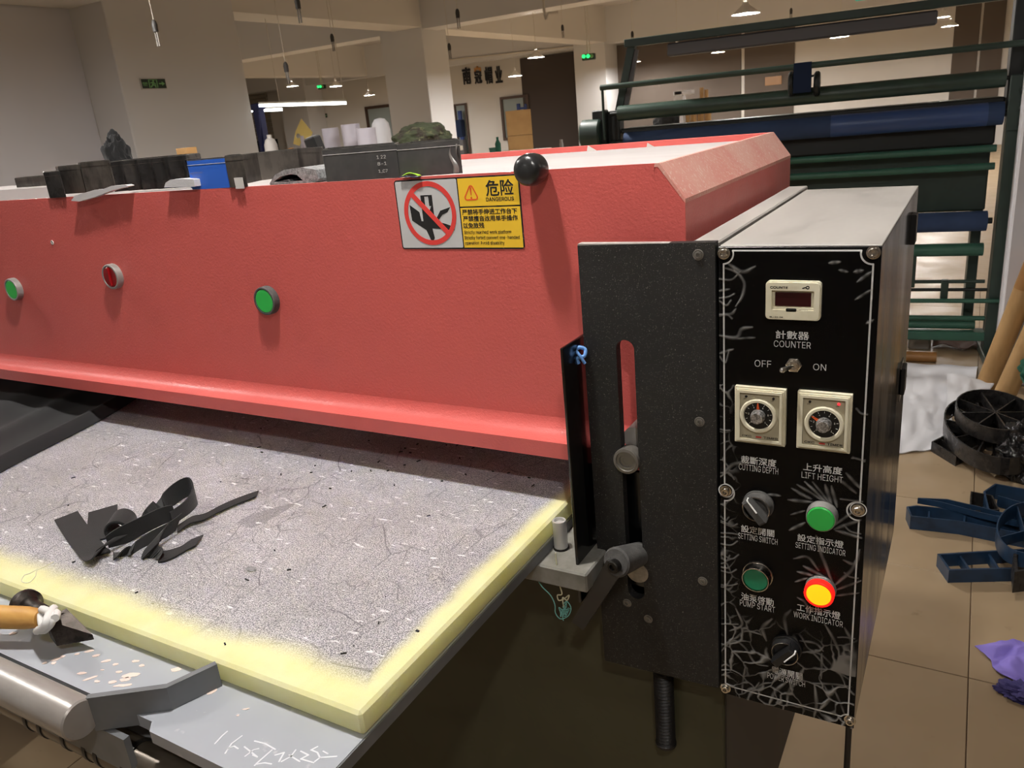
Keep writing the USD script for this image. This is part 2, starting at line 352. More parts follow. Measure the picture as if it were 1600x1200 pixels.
# the cutting mat: pale yellow nylon whose used area is grey with scratches
def mat_board():
    g = Graph(); p = g.add('geometry'); sx = g.add('separate_xyz', {}, vector=p + '.position')
    vec = pos(g)
    wob = g.add('math', {'math_type': 'multiply_add', 'value2': .05, 'value3': -.025}, value1=noise(g, vec, 7, 4, .6)) + '.value'
    def dist(sock, edge, sign):
        a = g.add('math', {'math_type': 'subtract', 'value2' if sign > 0 else 'value1': edge}, **{('value1' if sign > 0 else 'value2'): f'{sx}.{sock}'})
        return a + '.value'
    dx, dy = dist('x', MAT_X1, -1), dist('y', MAT_Y0, 1)
    dx = g.add('math', {'math_type': 'multiply', 'value2': 1.7}, value1=dx) + '.value'
    dm = g.add('math', {'math_type': 'minimum'}, value1=dx, value2=dy) + '.value'
    dm = g.add('math', {'math_type': 'add'}, value1=dm, value2=wob) + '.value'
    used_ = g.add('map_range', {'range_type': 'smoothstep', 'from_min': .018, 'from_max': .056, 'to_min': 0., 'to_max': 1., 'clamp': True}, value=dm) + '.result'
    fine = ramp(g, noise(g, vec, 800, 2, .7), [(.39, lin((98, 97, 101))), (.5, lin((170, 168, 170))), (.61, lin((222, 220, 220)))])
    blot = ramp(g, noise(g, vec, 9, 4, .6), [(.35, .86), (.65, 1.08)]); fine = mixc(g, 1.0, fine, blot, 'multiply')
    cur = fine
    for sc, wid, amt, st, rot in ((17, .0045, .6, (1, .5, 1), .5), (30, .008, .42, (1, .3, 1), .9), (34, .008, .4, (.35, 1, 1), -.4)):
        v = g.add('noise_texture', {'scale': 6., 'detail': 2.}, vector=vec)
        off = g.add('vector_math', {'math_type': 'multiply_add', 'vector2': (.06, .06, 0), }, vector1=v + '.color', vector3=pos(g, st, (0, 0, rot))) + '.vector'
        e = g.add('voronoi_texture', {'feature': 'distance_to_edge', 'scale': float(sc), 'randomness': 1.0}, vector=off) + '.distance'
        line = g.add('map_range', {'from_min': wid, 'from_max': wid*2.6, 'to_min': amt, 'to_max': 0., 'clamp': True}, value=e) + '.result'
        gate = ramp(g, noise(g, vec, 11 + sc*.2, 2, .5), [(.5, 0.), (.58, 1.)])
        line = g.add('math', {'math_type': 'multiply'}, value1=line, value2=g.add('rgb_to_bw', {}, color=gate) + '.val') + '.value'
        cur = mixc(g, line, cur, lin((70, 68, 74)))
    wh = ramp(g, noise(g, pos(g, (.35, 1, 1), (0, 0, .5)), 130, 3, .6), [(.64, 0.), (.69, 1.)]); cur = mixc(g, wh, cur, lin((235, 235, 235)))
    dk = ramp(g, noise(g, vec, 75, 3, .6), [(.72, 0.), (.75, 1.)]); cur = mixc(g, dk, cur, lin((40, 38, 44)))
    yel = mixc(g, ramp(g, noise(g, vec, 20, 4, .6), [(.4, 0.), (.7, 1.)]), lin((243, 238, 176)), lin((238, 231, 156)))
    col = mixc(g, used_, yel, cur)
    b = g.add('bump', {'distance': .0006, 'strength': .7}, height=noise(g, vec, 420, 3, .7))
    s = g.add('principled_bsdf', {'roughness': .42, 'subsurface_weight': .35, 'subsurface_scale': .012, 'subsurface_radius': (1., .9, .4)}, base_color=col, normal=b + '.normal')
    g.done('cutting_mat', s + '.BSDF')
MAT_X1, MAT_Y0, MAT_Z1, MAT_Z0 = -.408, .382, 1.024, .9995
mat_board()
# clear film: thin reflection over what lies behind, milky where it is folded
def film():
    g = Graph(); tr = g.add('transparent_bsdf', {'color': (1, 1, 1)}); gl = g.add('glossy_bsdf', {'roughness': .14, 'color': (.8, .8, .8)})
    fr = g.add('fresnel', {'IOR': 1.16}); a = g.add('mix_closure', {}, fac=fr + '.fac', closure1=tr + '.BSDF', closure2=gl + '.BSDF')
    df = g.add('principled_bsdf', {'base_color': lin((176, 174, 170)), 'roughness': .25}); at_ = g.add('attribute', {'attribute': 'fold'})
    b = g.add('mix_closure', {}, fac=at_ + '.fac', closure1=a + '.closure', closure2=df + '.BSDF'); g.done('film', b + '.closure')
film()

# ================================================================ THE SETTING
fl = thing('floor', None, None, (0, 0, 0), kind='structure')
TX0, TY0, NX, NY = .087-7*.5, 2.001-5*.5, 10, 14
part(fl, 'grout_bed', bx(TX0, TX0+NX*.5, TY0, TY0+NY*.5, -.06, -.0035), 'grout', False)
part(fl, 'outer_floor', [bx(-26, TX0, -7, 22, -.06, 0), bx(TX0+NX*.5, 9, -7, 22, -.06, 0), bx(TX0, TX0+NX*.5, -7, TY0, -.06, 0), bx(TX0, TX0+NX*.5, TY0+NY*.5, 22, -.06, 0)], 'floor_tile', False)
for i in range(NX):
    for j in range(NY):
        x, y = TX0+.5*i, TY0+.5*j; dz = rng.uniform(-.0004, .0004)
        part(fl, 'tile', bx(x+.0012, x+.4988, y+.0012, y+.4988, -.0035, dz, .0012), 'floor_tile', False)
YB = 20.7
struct('ceiling', bx(-26, 9, -7, 22, 3.9, 4.1), 'ceiling_paint')
struct('wall_left', bx(-9.25, -8.97, -7, 6.07, 0, 3.9), 'wall_cool')
struct('wall_left_recess', bx(-24.3, -24, 7.9, 21, 0, 3.9), 'wall_warm')
struct('wall_near_recess', bx(-24, -8.97, 7.6, 7.9, 0, 3.9), 'wall_warm')
struct('wall_back', bx(-26, 9, YB, YB+.3, 0, 3.9), 'wall_warm')
struct('wall_right', bx(8, 8.3, -7, 21, 0, 3.9), 'wall_paint')
struct('wall_front', bx(-9, 8, -7.3, -7, 0, 3.9), 'wall_paint')
struct('column', bx(-8.97, -8.37, 6.07, 7.91, 0, 3.9, .01), 'wall_paint')
struct('column', bx(-9.27, -8.37, 12, 12.745, 0, 3.9, .01), 'wall_paint')
struct('column', bx(-9.25, -8.38, 19.9, 20.69, 0, 3.9, .01), 'wall_paint')
struct('column', bx(.155, 1.055, 4.4, 5.15, 0, 3.9, .01), 'wall_cool')
struct('column', bx(-19.75, -18.6, 19.9, 20.69, 0, 3.9, .01), 'wall_paint')
for y0, y1 in ((12.02, 12.5), (20.0, 20.45)): struct('ceiling_beam', bx(-24, 8, y0, y1, 3.05, 3.9), 'wall_paint')
struct('ceiling_beam', bx(-8.97, 8, 4.42, 4.9, 3.05, 3.9), 'wall_paint')
for x0, x1 in ((-8.95, -8.372), (.2, .7), (-16.6, -16.1)):
    for y0, y1 in ((4.9, 12.02), (12.5, 20.0)):
        if x0 < -12 and y0 < 6: y0 = 7.9
        struct('ceiling_beam', bx(x0, x1, y0, y1, 3.08, 3.9), 'wall_warm')
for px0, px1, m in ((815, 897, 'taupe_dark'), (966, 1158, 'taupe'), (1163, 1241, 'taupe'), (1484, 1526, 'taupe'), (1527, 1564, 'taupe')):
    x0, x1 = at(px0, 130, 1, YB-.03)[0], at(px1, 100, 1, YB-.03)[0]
    struct('painted_wall_shade', bx(x0, x1, YB-.03, YB+.01, 0, 3.02), m)  # dark panels paint in the shaded stretches of the back wall

# ================================================================ CUTTING PRESS : the beam that goes up and down
XE, YF, YK, ZT = -.257, .80, 1.331, 1.4225
ZF = 1.386                     # where the chamfer of the beam's end meets its side
beam = thing('press_beam', 'red painted beam of the cutting press spanning above the cutting mat', 'machine', (-1.2, 1.06, 1.085))
XL = -2.6
body = Polygon([(XL, 1.112), (XE, 1.112), (XE, ZF-.0042), (XE-.0278, ZT-.0034), (XE-.032, ZT-.0034), (XE-.032, ZT-.012), (XL, ZT-.012)])
prof = place(extrude(body, YK-YF), (0, YK, 0), (1, 0, 0), (0, 0, 1), (0, -1, 0))
# foot flange with its concave fillet, drawn in (y, z) and run along x
fp = [(YK, 1.086), (.772, 1.086), (.772, 1.1065), (.781, 1.108)] + [(YF+.0004-.0194*(1-math.sin(a)), 1.1085+.024*(1-math.cos(a))) for a in np.linspace(.25, math.pi/2, 7)] + [(YF+.01, 1.14), (YK, 1.14)]
flange = place(extrude(Polygon(fp), XE-XL), (XL, 0, 0), (0, 1, 0), (0, 0, 1), (1, 0, 0))
part(beam, 'body', [prof, flange], 'red_paint', 30)
# rim round the sunken top: front lip, back lip and the chamfered end plate
part(beam, 'rim', [bx(XL, XE-.0315, YF, YF+.006, ZT-.012, ZT), bx(XL, XE-.03, YK-.006, YK, ZT-.012, ZT, .001)], 'red_paint')
ch = Polygon([(XE-.032, ZT-.0034), (XE-.031, ZT), (XE-.026, ZT), (XE+.0004, ZF), (XE+.0004, ZF-.0042), (XE, ZF-.0042), (XE-.0278, ZT-.0034)])
part(beam, 'end_plate', place(extrude(ch, YK-YF+.0004), (0, YK, 0), (1, 0, 0), (0, 0, 1), (0, -1, 0)), 'red_dusty', 20, 'dusty sloping plate along the end of the beam')
part(beam, 'top_sheet', bx(XL, XE-.032, YF+.006, YK-.006, ZT-.0105, ZT-.0095), 'white_dust', False, 'dusty white sunken top of the beam')
def push_button(owner, px, py, cap, bez='bezel_grey', R=.0205, p=.011, y=YF, name='push_button', capname='cap', flush=.9, label=None):
    q = at(px, py, 1, y-p); c = np.array([q[0], y, q[2]])
    b = part(owner, name, lathe([(R*1.02, 0), (R*1.02, p*.75), (R*.99, p*.95), (R*.93, p), (R*.86, p*.98), (R*.84, p*.8), (0, p*.8)], c, (0, -1, 0), 40), bez, 25, label)
    part(b, capname, lathe([(R*.83, p*.6), (R*.83, p*flush), (R*.76, p*(flush+.06)), (0, p*(flush+.05))], c, (0, -1, 0), 40), cap, 25)
    return b, c
push_button(beam, 17, 453, 'green_cap_bright', label='green push button at the far end of the row')
b2, c2 = push_button(beam, 171, 433, 'red_cap', label='red push button with a raised bar')
part(b2, 'bar', bx(c2[0]-.003, c2[0]+.003, YF-.0135, YF-.009, c2[2]-.015, c2[2]+.015, .001), 'red_cap')
push_button(beam, 412, 471, 'green_cap_bright', 'dusty_black', label='green push button nearest the warning sticker')
q = at(82, 379, 1, YF); part(beam, 'screw', lathe([(.004, 0), (.004, .001), (.0025, .0012), (.0025, .0004), (0, .0004)], (q[0], YF, q[2]), (0, -1, 0), 16), 'label_grey')
kc = at(820, 267, 1, .768)
kn = part(beam, 'knob', lathe([(0, 0), (.008, .0003), (.0136, .0022), (.0164, .0065), (.0174, .012), (.0174, .020), (.0164, .0265), (.0140, .031), (.008, .033), (.008, .036)], (kc[0], .766, kc[2]), (0, 1, 0), 40), 'knob_black', 60, 'round black knob on the beam')
# the warning sticker
ysk = YF-.0004
def skp(u, v): p = at(u, v, 1, ysk); return (p[0], p[2])
S0, S1 = at(622, 334, 1, ysk), at(815.5, 332, 1, ysk); sx0, sx1 = S0[0], S1[0]; sz1, sz0 = at(712, 277, 1, ysk)[2], at(722, 389, 1, ysk)[2]
sw, sh = sx1-sx0, sz1-sz0; xm = at(719, 330, 1, ysk)[0]; zm = at(764, 322.5, 1, ysk)[2]
stick = part(beam, 'warning_sticker', wallprism(sbox(sx0, sz0, sx1, sz1).buffer(-.004).buffer(.004), YF-.0001, .0005), 'print_black', False, 'grey and yellow danger sticker with a crossed out hand')
bw = .0016
part(stick, 'grey_field', wallprism(sbox(sx0+bw, sz0+bw, xm-bw/2, sz1-bw).buffer(-.002).buffer(.002), YF-.0006, .0002), 'sticker_grey', False)
part(stick, 'yellow_field', wallprism(sbox(xm+bw/2, sz0+bw, sx1-bw, zm-bw/2).union(sbox(xm+bw/2, zm+bw/2, sx1-bw, sz1-bw)), YF-.0006, .0002), 'sticker_yellow', False)
cx, cz = skp(672, 333.5); yk2 = YF-.0008
def local(pts, s=1): return [(cx+a*s, cz+b*s) for a, b in pts]
press = sbox(cx-.011, cz-.010, cx+.006, cz+.022).difference(Polygon(local([(-.0055, .0205), (.0005, .0205), (.0005, .009), (.0035, .009), (-.0025, -.001), (-.0085, .009), (-.0055, .009)])))
hand = Polygon(local([(-.029, .011), (-.028, -.008), (-.008, -.020), (-.003, -.032), (.000, -.034), (.003, -.030), (.001, -.018), (.014, -.019), (.033, -.021), (.034, -.017), (.022, -.013), (.010, -.010), (-.014, -.009), (-.0155, .002)]))
finger = Polygon(local([(.010, -.010), (.018, -.002), (.026, .001), (.031, .007), (.024, .005), (.016, .003), (.009, -.006)]))
part(stick, 'hand_pictogram', wallprism(union_all([press, hand, finger]), yk2, .0002), 'print_black', False)
ringg = Point(cx, cz).buffer(.0385, 48).difference(Point(cx, cz).buffer(.0325, 48)).union(LineString(local([(-.0245, .0245), (.0245, -.0245)])).buffer(.0032, cap_style=2))
part(stick, 'prohibition_ring', wallprism(ringg, yk2-.0002, .0002), 'sticker_red', False)
t0, t1, t2 = skp(735, 283), skp(751, 313), skp(722.5, 314.5); tri = Polygon([t0, t1, t2]); tri = tri.buffer(-.004).buffer(.0035)
tx, tz = tri.centroid.x, tri.centroid.y
ex = Polygon([(tx-.0013, tz+.008), (tx+.0013, tz+.008), (tx+.0005, tz-.001), (tx-.0005, tz-.001)]).union(Point(tx, tz-.0042).buffer(.0012))
part(stick, 'warning_triangle', wallprism(tri.difference(tri.buffer(-.0016)).union(ex), yk2, .0002), 'sticker_orange', False)
tx_ = [ptext('危险', (759, 294.5), (802, 291.5), 25, yk2, 'cjk', 1), ptext('DANGEROUS', (759.5, 311.3), (803, 310.3), 6, yk2, bold=1)]
for i, (s_, l, r) in enumerate((('严禁将手伸进工作台下', 722, 808), ('严禁擅自改用单手操作', 723.5, 809), ('以免致残', 724, 756.5))):
    y = (331, 341.5, 352.5)[i]; tx_.append(ptext(s_, (l, y), (r, y-1.2*(r-l)/86), 8.6, yk2, 'cjk', 1))
for i, (s_, l, r) in enumerate((('Strictly reached work platform', 725.5, 799), ('Strictly forbid convert one-handed', 726, 812), ('operation Avoid disability', 727, 788))):
    y = (363.3, 371.8, 380.3)[i]; tx_.append(ptext(s_, (l, y), (r, y-.6), 6.5, yk2))
part(stick, 'lettering', tx_, 'print_black', False)

# ================================================================ CUTTING PRESS : base, bed and guide
fr = thing('press_base', 'dark olive base of the cutting press with black slotted guide plate', 'machine', (-1.2, 1.05, 0))
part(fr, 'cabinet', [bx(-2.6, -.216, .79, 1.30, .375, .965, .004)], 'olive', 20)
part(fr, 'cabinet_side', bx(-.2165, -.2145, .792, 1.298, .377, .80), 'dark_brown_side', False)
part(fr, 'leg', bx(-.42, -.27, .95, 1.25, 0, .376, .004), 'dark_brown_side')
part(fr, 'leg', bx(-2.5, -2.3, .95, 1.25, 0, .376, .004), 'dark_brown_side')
part(fr, 'leg', bx(-2.36, -2.13, .82, 1.0, 0, .60, .004), 'black_steel')
part(fr, 'bed', bx(-2.6, -.345, .692, 1.32, .962, .9865, .002), 'bed_grey')
part(fr, 'guide_web', [bx(-.240, -.2125, .7615, 1.232, .83, 1.3485, .0015)], 'brushed_top', 20, 'dusty steel web behind the guide plate')
slot = LineString([(-.3095, 1.237), (-.3095, .9385)]).buffer(.0102)
pl_out = Polygon([(-.3575, 1.3475), (-.2125, 1.350), (-.2125, .831), (-.356, .826)])
gp = part(fr, 'guide_plate', wallprism(pl_out.difference(slot), .7615, .0115), 'black_plate', 20, 'black steel plate with a long vertical slot')
part(fr, 'plate_edge', bx(-.3572, -.2128, .7502, .7612, 1.3475, 1.3492), 'brushed_top', False)
for px, py in ((1091, 398), (1093, 659), (1098, 908), (980, 942), (1013, 967), (963, 875)):
    q = at(px, py, 1, .75)
    part(gp, 'bolt', cat(lathe([(.0052, -.001), (.0055, .0003), (.0048, .0006), (.0044, .0002), (.0034, .0002), (.0034, .0016), (.0018, .0018), (.0018, .0004), (0, .0004)], (q[0], .75, q[2]), (0, -1, 0), 24)), 'bolt_grey', 20)
q = at(979, 720, 1, .747)
part(fr, 'stop_roller', [lathe([(.0142, -.012), (.0152, .002), (.0148, .0045), (.0118, .005), (.0112, .0035), (.0082, .0035), (.0082, .0015), (.0045, .0015), (.0045, .001), (0, .001)], (q[0], .749, q[2]), (0, -1, 0), 40)], 'bolt_grey', 25, 'round slotted head of the stop in the guide slot')
part(fr, 'stop_pin', cyl((-.3095, .765, 1.128), (-.3095, .80, 1.128), .0135, n=28), 'brushed_top')
part(fr, 'slot_backing', [bx(-.355, -.2405, .772, .782, .835, 1.083), bx(-.3215, -.2975, .7615, .79, .9385, .965)], 'black_gloss', False)
# clamp lever
h0, h1, h2 = np.array([-.3055, .760, .985]), at(965, 878, 1, .712), at(906, 973, 1, .722)
lev = part(fr, 'clamp_lever', [cyl(h0, h1 + (h1-h0)*.08, .0138, .0172, 28, .002)], 'dusty_black', 25, 'dusty black clamp lever on the slot')
ax = (h2-h1)/np.linalg.norm(h2-h1)
arm = []
for k, (w, t) in enumerate(((.0105, .008), (.0095, .007), (.008, .006), (.0085, .0065))): arm.append((h1 + (h2-h1)*(0, .25, .8, 1.0)[k], w, t))
na = np.cross(ax, [0, 1, 0]); na /= np.linalg.norm(na); nb = np.cross(ax, na)
part(lev, 'arm', trimesh.convex.convex_hull(np.array([p + na*w*sa + nb*t*sb for p, w, t in arm for sa in (-1, 1) for sb in (-1, 1)])), 'lever_grey', 20)
part(lev, 'arm_groove', trimesh.convex.convex_hull(np.array([h1+(h2-h1)*s + na*w*sa - nb*.0066*1.0 + nb*q_ for s, w in ((.22, .0038), (.66, .0032)) for sa in (-1, 1) for q_ in (-.002, .0)])), 'black_steel', 20)
part(lev, 'hub_screw', lathe([(.0075, -.004), (.0075, .003), (.0062, .0042), (.0036, .0042), (.0036, .0015), (0, .0015)], h1 - np.array([0, .010, 0]), (-.25, -1, .05), 24), 'bolt_black', 25)
part(fr, 'lever_washer', cyl((-.307, .7495, .965), (-.307, .762, .965), .0135, n=24), 'steel')
part(fr, 'guard_post', [bx(-.3655, -.362, .708, .766, .935, 1.247, .0008)], 'black_gloss', 20, 'glossy black upright bar beside the guide plate')
hz = np.linspace(0, 1, 46); pr = [(0, 0)] + [(.0126 if i % 2 else .0106, .112*s) for i, s in enumerate(hz)] + [(.0134, .1125), (.0134, .116), (0, .116)]
part(fr, 'spring_hose', lathe(pr, at(1036, 1049, 1, .776) + np.array([0, 0, .004]), at(1041, 1167, 1, .776)-at(1036, 1049, 1, .776), 20), 'hose_black', 20, 'ribbed black hose hanging under the guide plate')
pz = .9865; pc = at(877, 856, 2, pz)
part(fr, 'locating_pin', [lathe([(0, 0), (.0085, 0), (.0085, .036), (.0080, .0375), (.0060, .0375), (.0055, .034), (0, .034)], (pc[0], pc[1], pz), (0, 0, 1), 28)], 'zinc', 30, 'short hollow steel sleeve standing on the bed')
part(fr, 'pin_collar', [lathe([(.0098, 0), (.0098, .002), (.0085, .0022)], (pc[0], pc[1], pz), (0, 0, 1), 28)], 'bolt_black', 30)

# ================================================================ sliding tray and cutting mat
tr = thing('sliding_tray', 'grey painted steel tray carrying the cutting mat', 'tray', (-1.2, .7, .9868))
TZ = .9995
trp = Polygon([(-2.6, .318), (-.600, .318), (-.591, .309), (-.408, .306), (-.408, 1.25), (-2.6, 1.25)])
part(tr, 'plate', floorprism(trp, .9868, TZ-.9868), 'grey_paint', 20)
part(tr, 'plate_edge', bx(-.4078, -.4064, .3065, 1.249, .9870, .9990), 'grey_paint_dark', False)
tc = at(100, 1066, 1, .288)
part(tr, 'handle_bar', cyl((-1.9, .287, 1.008), (-.652, .287, 1.008), .0185, n=36, b=.0015), 'handle_steel', 30, 'grey steel tube handle along the tray front')
brk = smoothpath([(-.655, .292, 0), (-.640, .306, 0), (-.605, .331, 0), (-.590, .345, 0), (-.586, .360, 0), (-.578, .380, 0)], 3)
part(tr, 'handle_bracket', floorprism(LineString([(-.655, .298), (-.597, .338), (-.580, .3795)]).buffer(.003, cap_style=2, join_style=2), .988, .036), 'grey_paint_dark', 20, 'bent flat bracket holding the handle')
part(tr, 'front_apron', [bx(-2.6, -.62, .300, .306, .945, .9865), bx(-2.6, -.56, .306, .345, .945, .952)], 'grey_paint_dark')
rc = at(140, 1148, 1, .318); ro = part(tr, 'under_roller', cyl((-2.4, .318, rc[2]), (-.44, .318, rc[2]), .0185, n=28), 'roller_steel', 30, 'steel roller with black bands under the tray')
for xx in (-.80, -.775, -.735, -.700, -.682, -.640): part(ro, 'band', cyl((xx, .318, rc[2]), (xx+.006, .318, rc[2]), .0196, n=28), 'black_steel')
chips = []
for (u, v, w, h) in ((165, 1033, 9, 2), (180, 1038, 5, 2), (205, 1055, 12, 4), (195, 1062, 10, 3), (222, 1040, 5, 2), (150, 1025, 6, 2), (120, 1022, 5, 2), (88, 1030, 7, 3), (84, 1036, 5, 2), (140, 1018, 8, 2), (212, 1033, 6, 2),
                     (186, 1050, 5, 2), (98, 1026, 4, 2), (70, 1036, 4, 2), (175, 1066, 7, 3), (192, 1071, 12, 2), (160, 1047, 3, 1), (275, 1046, 8, 3), (332, 1079, 8, 5), (128, 1052, 9, 2), (140, 1060, 10, 2), (152, 1065, 5, 2), (8, 978, 8, 4), (372, 1118, 2, 1), (384, 1108, 5, 1), (20, 990, 6, 3)):
    q = at(u, v, 2, TZ); a = rng.uniform(0, 6.28, 9); n = 9
    sx_, sy_ = w*.00085, h*.0013; th = rng.normal(.5, .2)
    pg = affinity.rotate(Polygon([(q[0] + sx_*math.cos(k*2*math.pi/n)*rng.uniform(.5, 1), q[1] + sy_*math.sin(k*2*math.pi/n)*rng.uniform(.5, 1)) for k in range(n)]), math.degrees(th))
    chips.append(floorprism(pg.buffer(0), TZ, .0003))
part(tr, 'paint_chip', chips, 'paint_chip', False, kind='stuff')
def stroke(pts, z=TZ, w=.0007):
    return floorprism(LineString([tuple(at(u, v, 2, z)[:2]) for u, v in pts]).buffer(w), z, .0002)
ch_ = [stroke(s) for s in (((355, 1143), (347, 1150), (336, 1162)), ((352, 1177), (362, 1162), (378, 1150)), ((357, 1169), (366, 1166), (372, 1170)), ((382, 1167), (402, 1183), (395, 1180)), ((383, 1182), (396, 1172), (404, 1170)), ((398, 1158), (414, 1162), (430, 1171)), ((425, 1172), (402, 1192), (398, 1196)), ((402, 1194), (414, 1192), (424, 1194)), ((430, 1180), (444, 1176), (436, 1190)), ((440, 1190), (455, 1182), (462, 1172)), ((452, 1180), (468, 1190)), ((470, 1174), (482, 1180), (470, 1186), (490, 1192)), ((496, 1167), (486, 1172), (496, 1176), (500, 1184), (492, 1190)), ((505, 1174), (512, 1178)), ((500, 1184), (526, 1182)))]
part(tr, 'chalk_mark', ch_, 'chalk', False, kind='stuff')

cm = Polygon([(-2.6, MAT_Y0), (MAT_X1, MAT_Y0), (MAT_X1, 1.25), (-2.6, 1.25)])
cmv = [floorprism(cm, MAT_Z0, MAT_Z1-MAT_Z0-.0035), floorprism(cm.buffer(-.0018), MAT_Z1-.0035, .0025), floorprism(cm.buffer(-.0045), MAT_Z1-.001, .001)]
single('cutting_mat', [bx(-2.6, MAT_X1, MAT_Y0, 1.25, MAT_Z0, MAT_Z1, .003)], 'cutting_mat', 'worn cutting mat with pale yellow edges and grey scratched middle', 'cutting mat', smooth=False)

# ================================================================ CONTROL BOX
BX0, BX1, BY0, BY1, BZ0, BZ1 = -.2092, -.0668, .752, 1.2, .826, 1.3465
cb = thing('control_box', 'steel control box with a black labelled front panel under crumpled clear film', 'control box', (-.138, .975, BZ0))
part(cb, 'housing', bx(BX0, BX1, BY0, BY1, BZ0, BZ1-.0012, .0015), 'dark_steel_side', 20)
part(cb, 'lid', bx(BX0+.0005, BX1, BY0+.001, BY1, BZ1-.0014, BZ1, .0006), 'brushed_top', 20, 'dusty brushed steel top of the box')
part(cb, 'latch', [bx(BX1-.001, BX1+.006, 1.10, 1.128, 1.085, 1.122, .001)], 'black_plastic')
part(cb, 'latch', [bx(BX1-.001, BX1+.006, 1.10, 1.128, 1.285, 1.322, .001)], 'black_plastic')
part(cb, 'hinge_plate', bx(BX1-.0005, BX1+.0012, 1.10, 1.125, 1.075, 1.13), 'steel')
YP = .750
panel = part(cb, 'front_panel', bx(BX0, BX1, YP, BY0+.0005, BZ0, BZ1-.001, .0004), 'panel_black', False, 'black front panel with white lettering')
corner = [at(*p, 1, .7485) for p in ((1129, 397), (1364, 396), (1327, 1130), (1132, 1079))]
mids = [at(*p, 1, .7485) for p in ((1132, 770), (1340, 800))]
lx = (at(1131.5, 600, 1, YP)[0], at(1354, 600, 1, YP)[0]); lz = (at(1240, 1099, 1, YP)[2], at(1245, 391.5, 1, YP)[2])
bord = sbox(lx[0], lz[0], lx[1], lz[1]); cut = union_all([Point(c[0], c[2]).buffer(.0098, 24) for c in corner + mids])
inner = bord.difference(cut)
part(panel, 'border_line', wallprism(inner.exterior.buffer(.0008), YP, .0002), 'print_white', False)
L = []
for (c_, e_, cl, cr, ch_h, el, er, eh) in (
    ('計數器', 'COUNTER', (1212, 523), (1264, 524.5), 13, (1209, 537), (1267, 539.5), 10),
    ('裁斷深度', 'CUTTING DEPTH', (1158, 717.5), (1213, 724), 12, (1154.5, 729.5), (1216, 736), 9.5),
    ('上升高度', 'LIFT HEIGHT', (1255, 729), (1316, 736), 12, (1252.5, 742), (1317, 749.5), 9.5),
    ('設定開關', 'SETTING SWITCH', (1158, 825.5), (1210, 833.5), 11.5, (1153.5, 837.5), (1215, 846), 9),
    ('設定指示燈', 'SETTING INDICATOR', (1246, 840), (1318, 850.5), 11.5, (1243, 852), (1321, 863.5), 9),
    ('油泵啓動', 'PUMP START', (1158, 932), (1209, 940.5), 11.5, (1156, 942.5), (1211, 951.5), 9),
    ('工作指示燈', 'WORK INDICATOR', (1245, 950), (1313, 960.5), 11.5, (1240, 961.5), (1317, 973.5), 9),
    ('電源開關', 'POWER SWITCH', (1206, 1048), (1254, 1055.5), 11, (1199, 1056), (1258, 1068), 8.5)):
    L += [ptext(c_, cl, cr, ch_h, YP, 'cjk', 1), ptext(e_, el, er, eh, YP)]
L += [ptext('OFF', (1179, 567.5), (1205, 569), 10.5, YP), ptext('ON', (1270.5, 573), (1291, 574.5), 10, YP)]
part(panel, 'lettering', L, 'print_white', False)
def cap_screw(px, py):
    q = at(px, py, 1, .744); o = np.array([q[0], YP-.0005, q[2]])
    w = part(panel, 'washer_ring', lathe([(.0078, 0), (.0078, .0004), (.0068, .0004), (.0068, 0)], o, (0, -1, 0), 32), 'print_white', False) if (px, py) in ((1132, 770), (1340, 800)) else None
    part(cb, 'screw', lathe([(.0058, 0), (.006, .0012), (.0044, .0014), (.0044, .0045), (.0038, .0053), (.0024, .0053), (.0021, .0025), (0, .0022)], o, (0, -1, 0), 24), 'chrome', 30)
for p in ((1129, 397), (1364, 396), (1132, 770), (1340, 800), (1132, 1079), (1327, 1130)): cap_screw(*p)
def rectw(px, y):     # world rectangle from four corner pixels
    q = [at(*p, 1, y) for p in px]; return min(a[0] for a in q)*.5+sorted(a[0] for a in q)[1]*.5, sum(sorted(a[0] for a in q)[2:])/2, sum(sorted(a[2] for a in q)[:2])/2, sum(sorted(a[2] for a in q)[2:])/2
def rr(x0, x1, z0, z1, r): return sbox(x0, z0, x1, z1).buffer(-r).buffer(r, 6)
# counter
x0, x1, z0, z1 = rectw(((1195, 441), (1283, 440), (1281, 503), (1195, 500)), .742); w = x1-x0; h = z1-z0
co = part(cb, 'counter', cat(wallprism(rr(x0, x1, z0, z1, .004), YP, .005), wallprism(rr(x0+.001, x1-.001, z0+.001, z1-.001, .004).difference(sbox(x0+.006, z0+.010, x1-.006, z1-.0085)), YP-.005, .0022), wallprism(sbox(x0+.0055, z0+.0055, x1-.0055, z0+.0125), YP-.005, .0014)), 'ivory', 20, 'cream counter with a dark red display')
part(co, 'display', wallprism(sbox(x0+.009, z0+.0135, x1-.0085, z1-.0105), YP-.005, .0010), 'led_window', False)
part(co, 'reset_key', wallprism(rr(x0+w*.385, x0+w*.575, z0+.0085, z0+.0115, .001), YP-.0064, .0008), 'black_plastic', False)
part(co, 'lettering', [wallprism(fit(glyphs('COUNTE', 'latin', 3), x0+.0045, x0+.0205, z1-.0068, z1-.0045), YP-.0072, .0001), wallprism(fit(glyphs('RESET'), x0+w*.61, x0+w*.78, z0+.0092, z0+.0107), YP-.0064, .0001),
     wallprism(fit(glyphs('BL-11-06', 'latin', 2), x0+.0045, x0+.0165, z0+.0022, z0+.0037), YP-.0072, .0001),
     wallprism(LineString([(x0+.0335, z1-.006), (x0+.036, z1-.0052), (x0+.0375, z1-.0064)]).buffer(.0005).union(Point(x0+.0378, z1-.0052).buffer(.0016).difference(Point(x0+.0378, z1-.0052).buffer(.0008))), YP-.0072, .0001)], 'print_black', False)
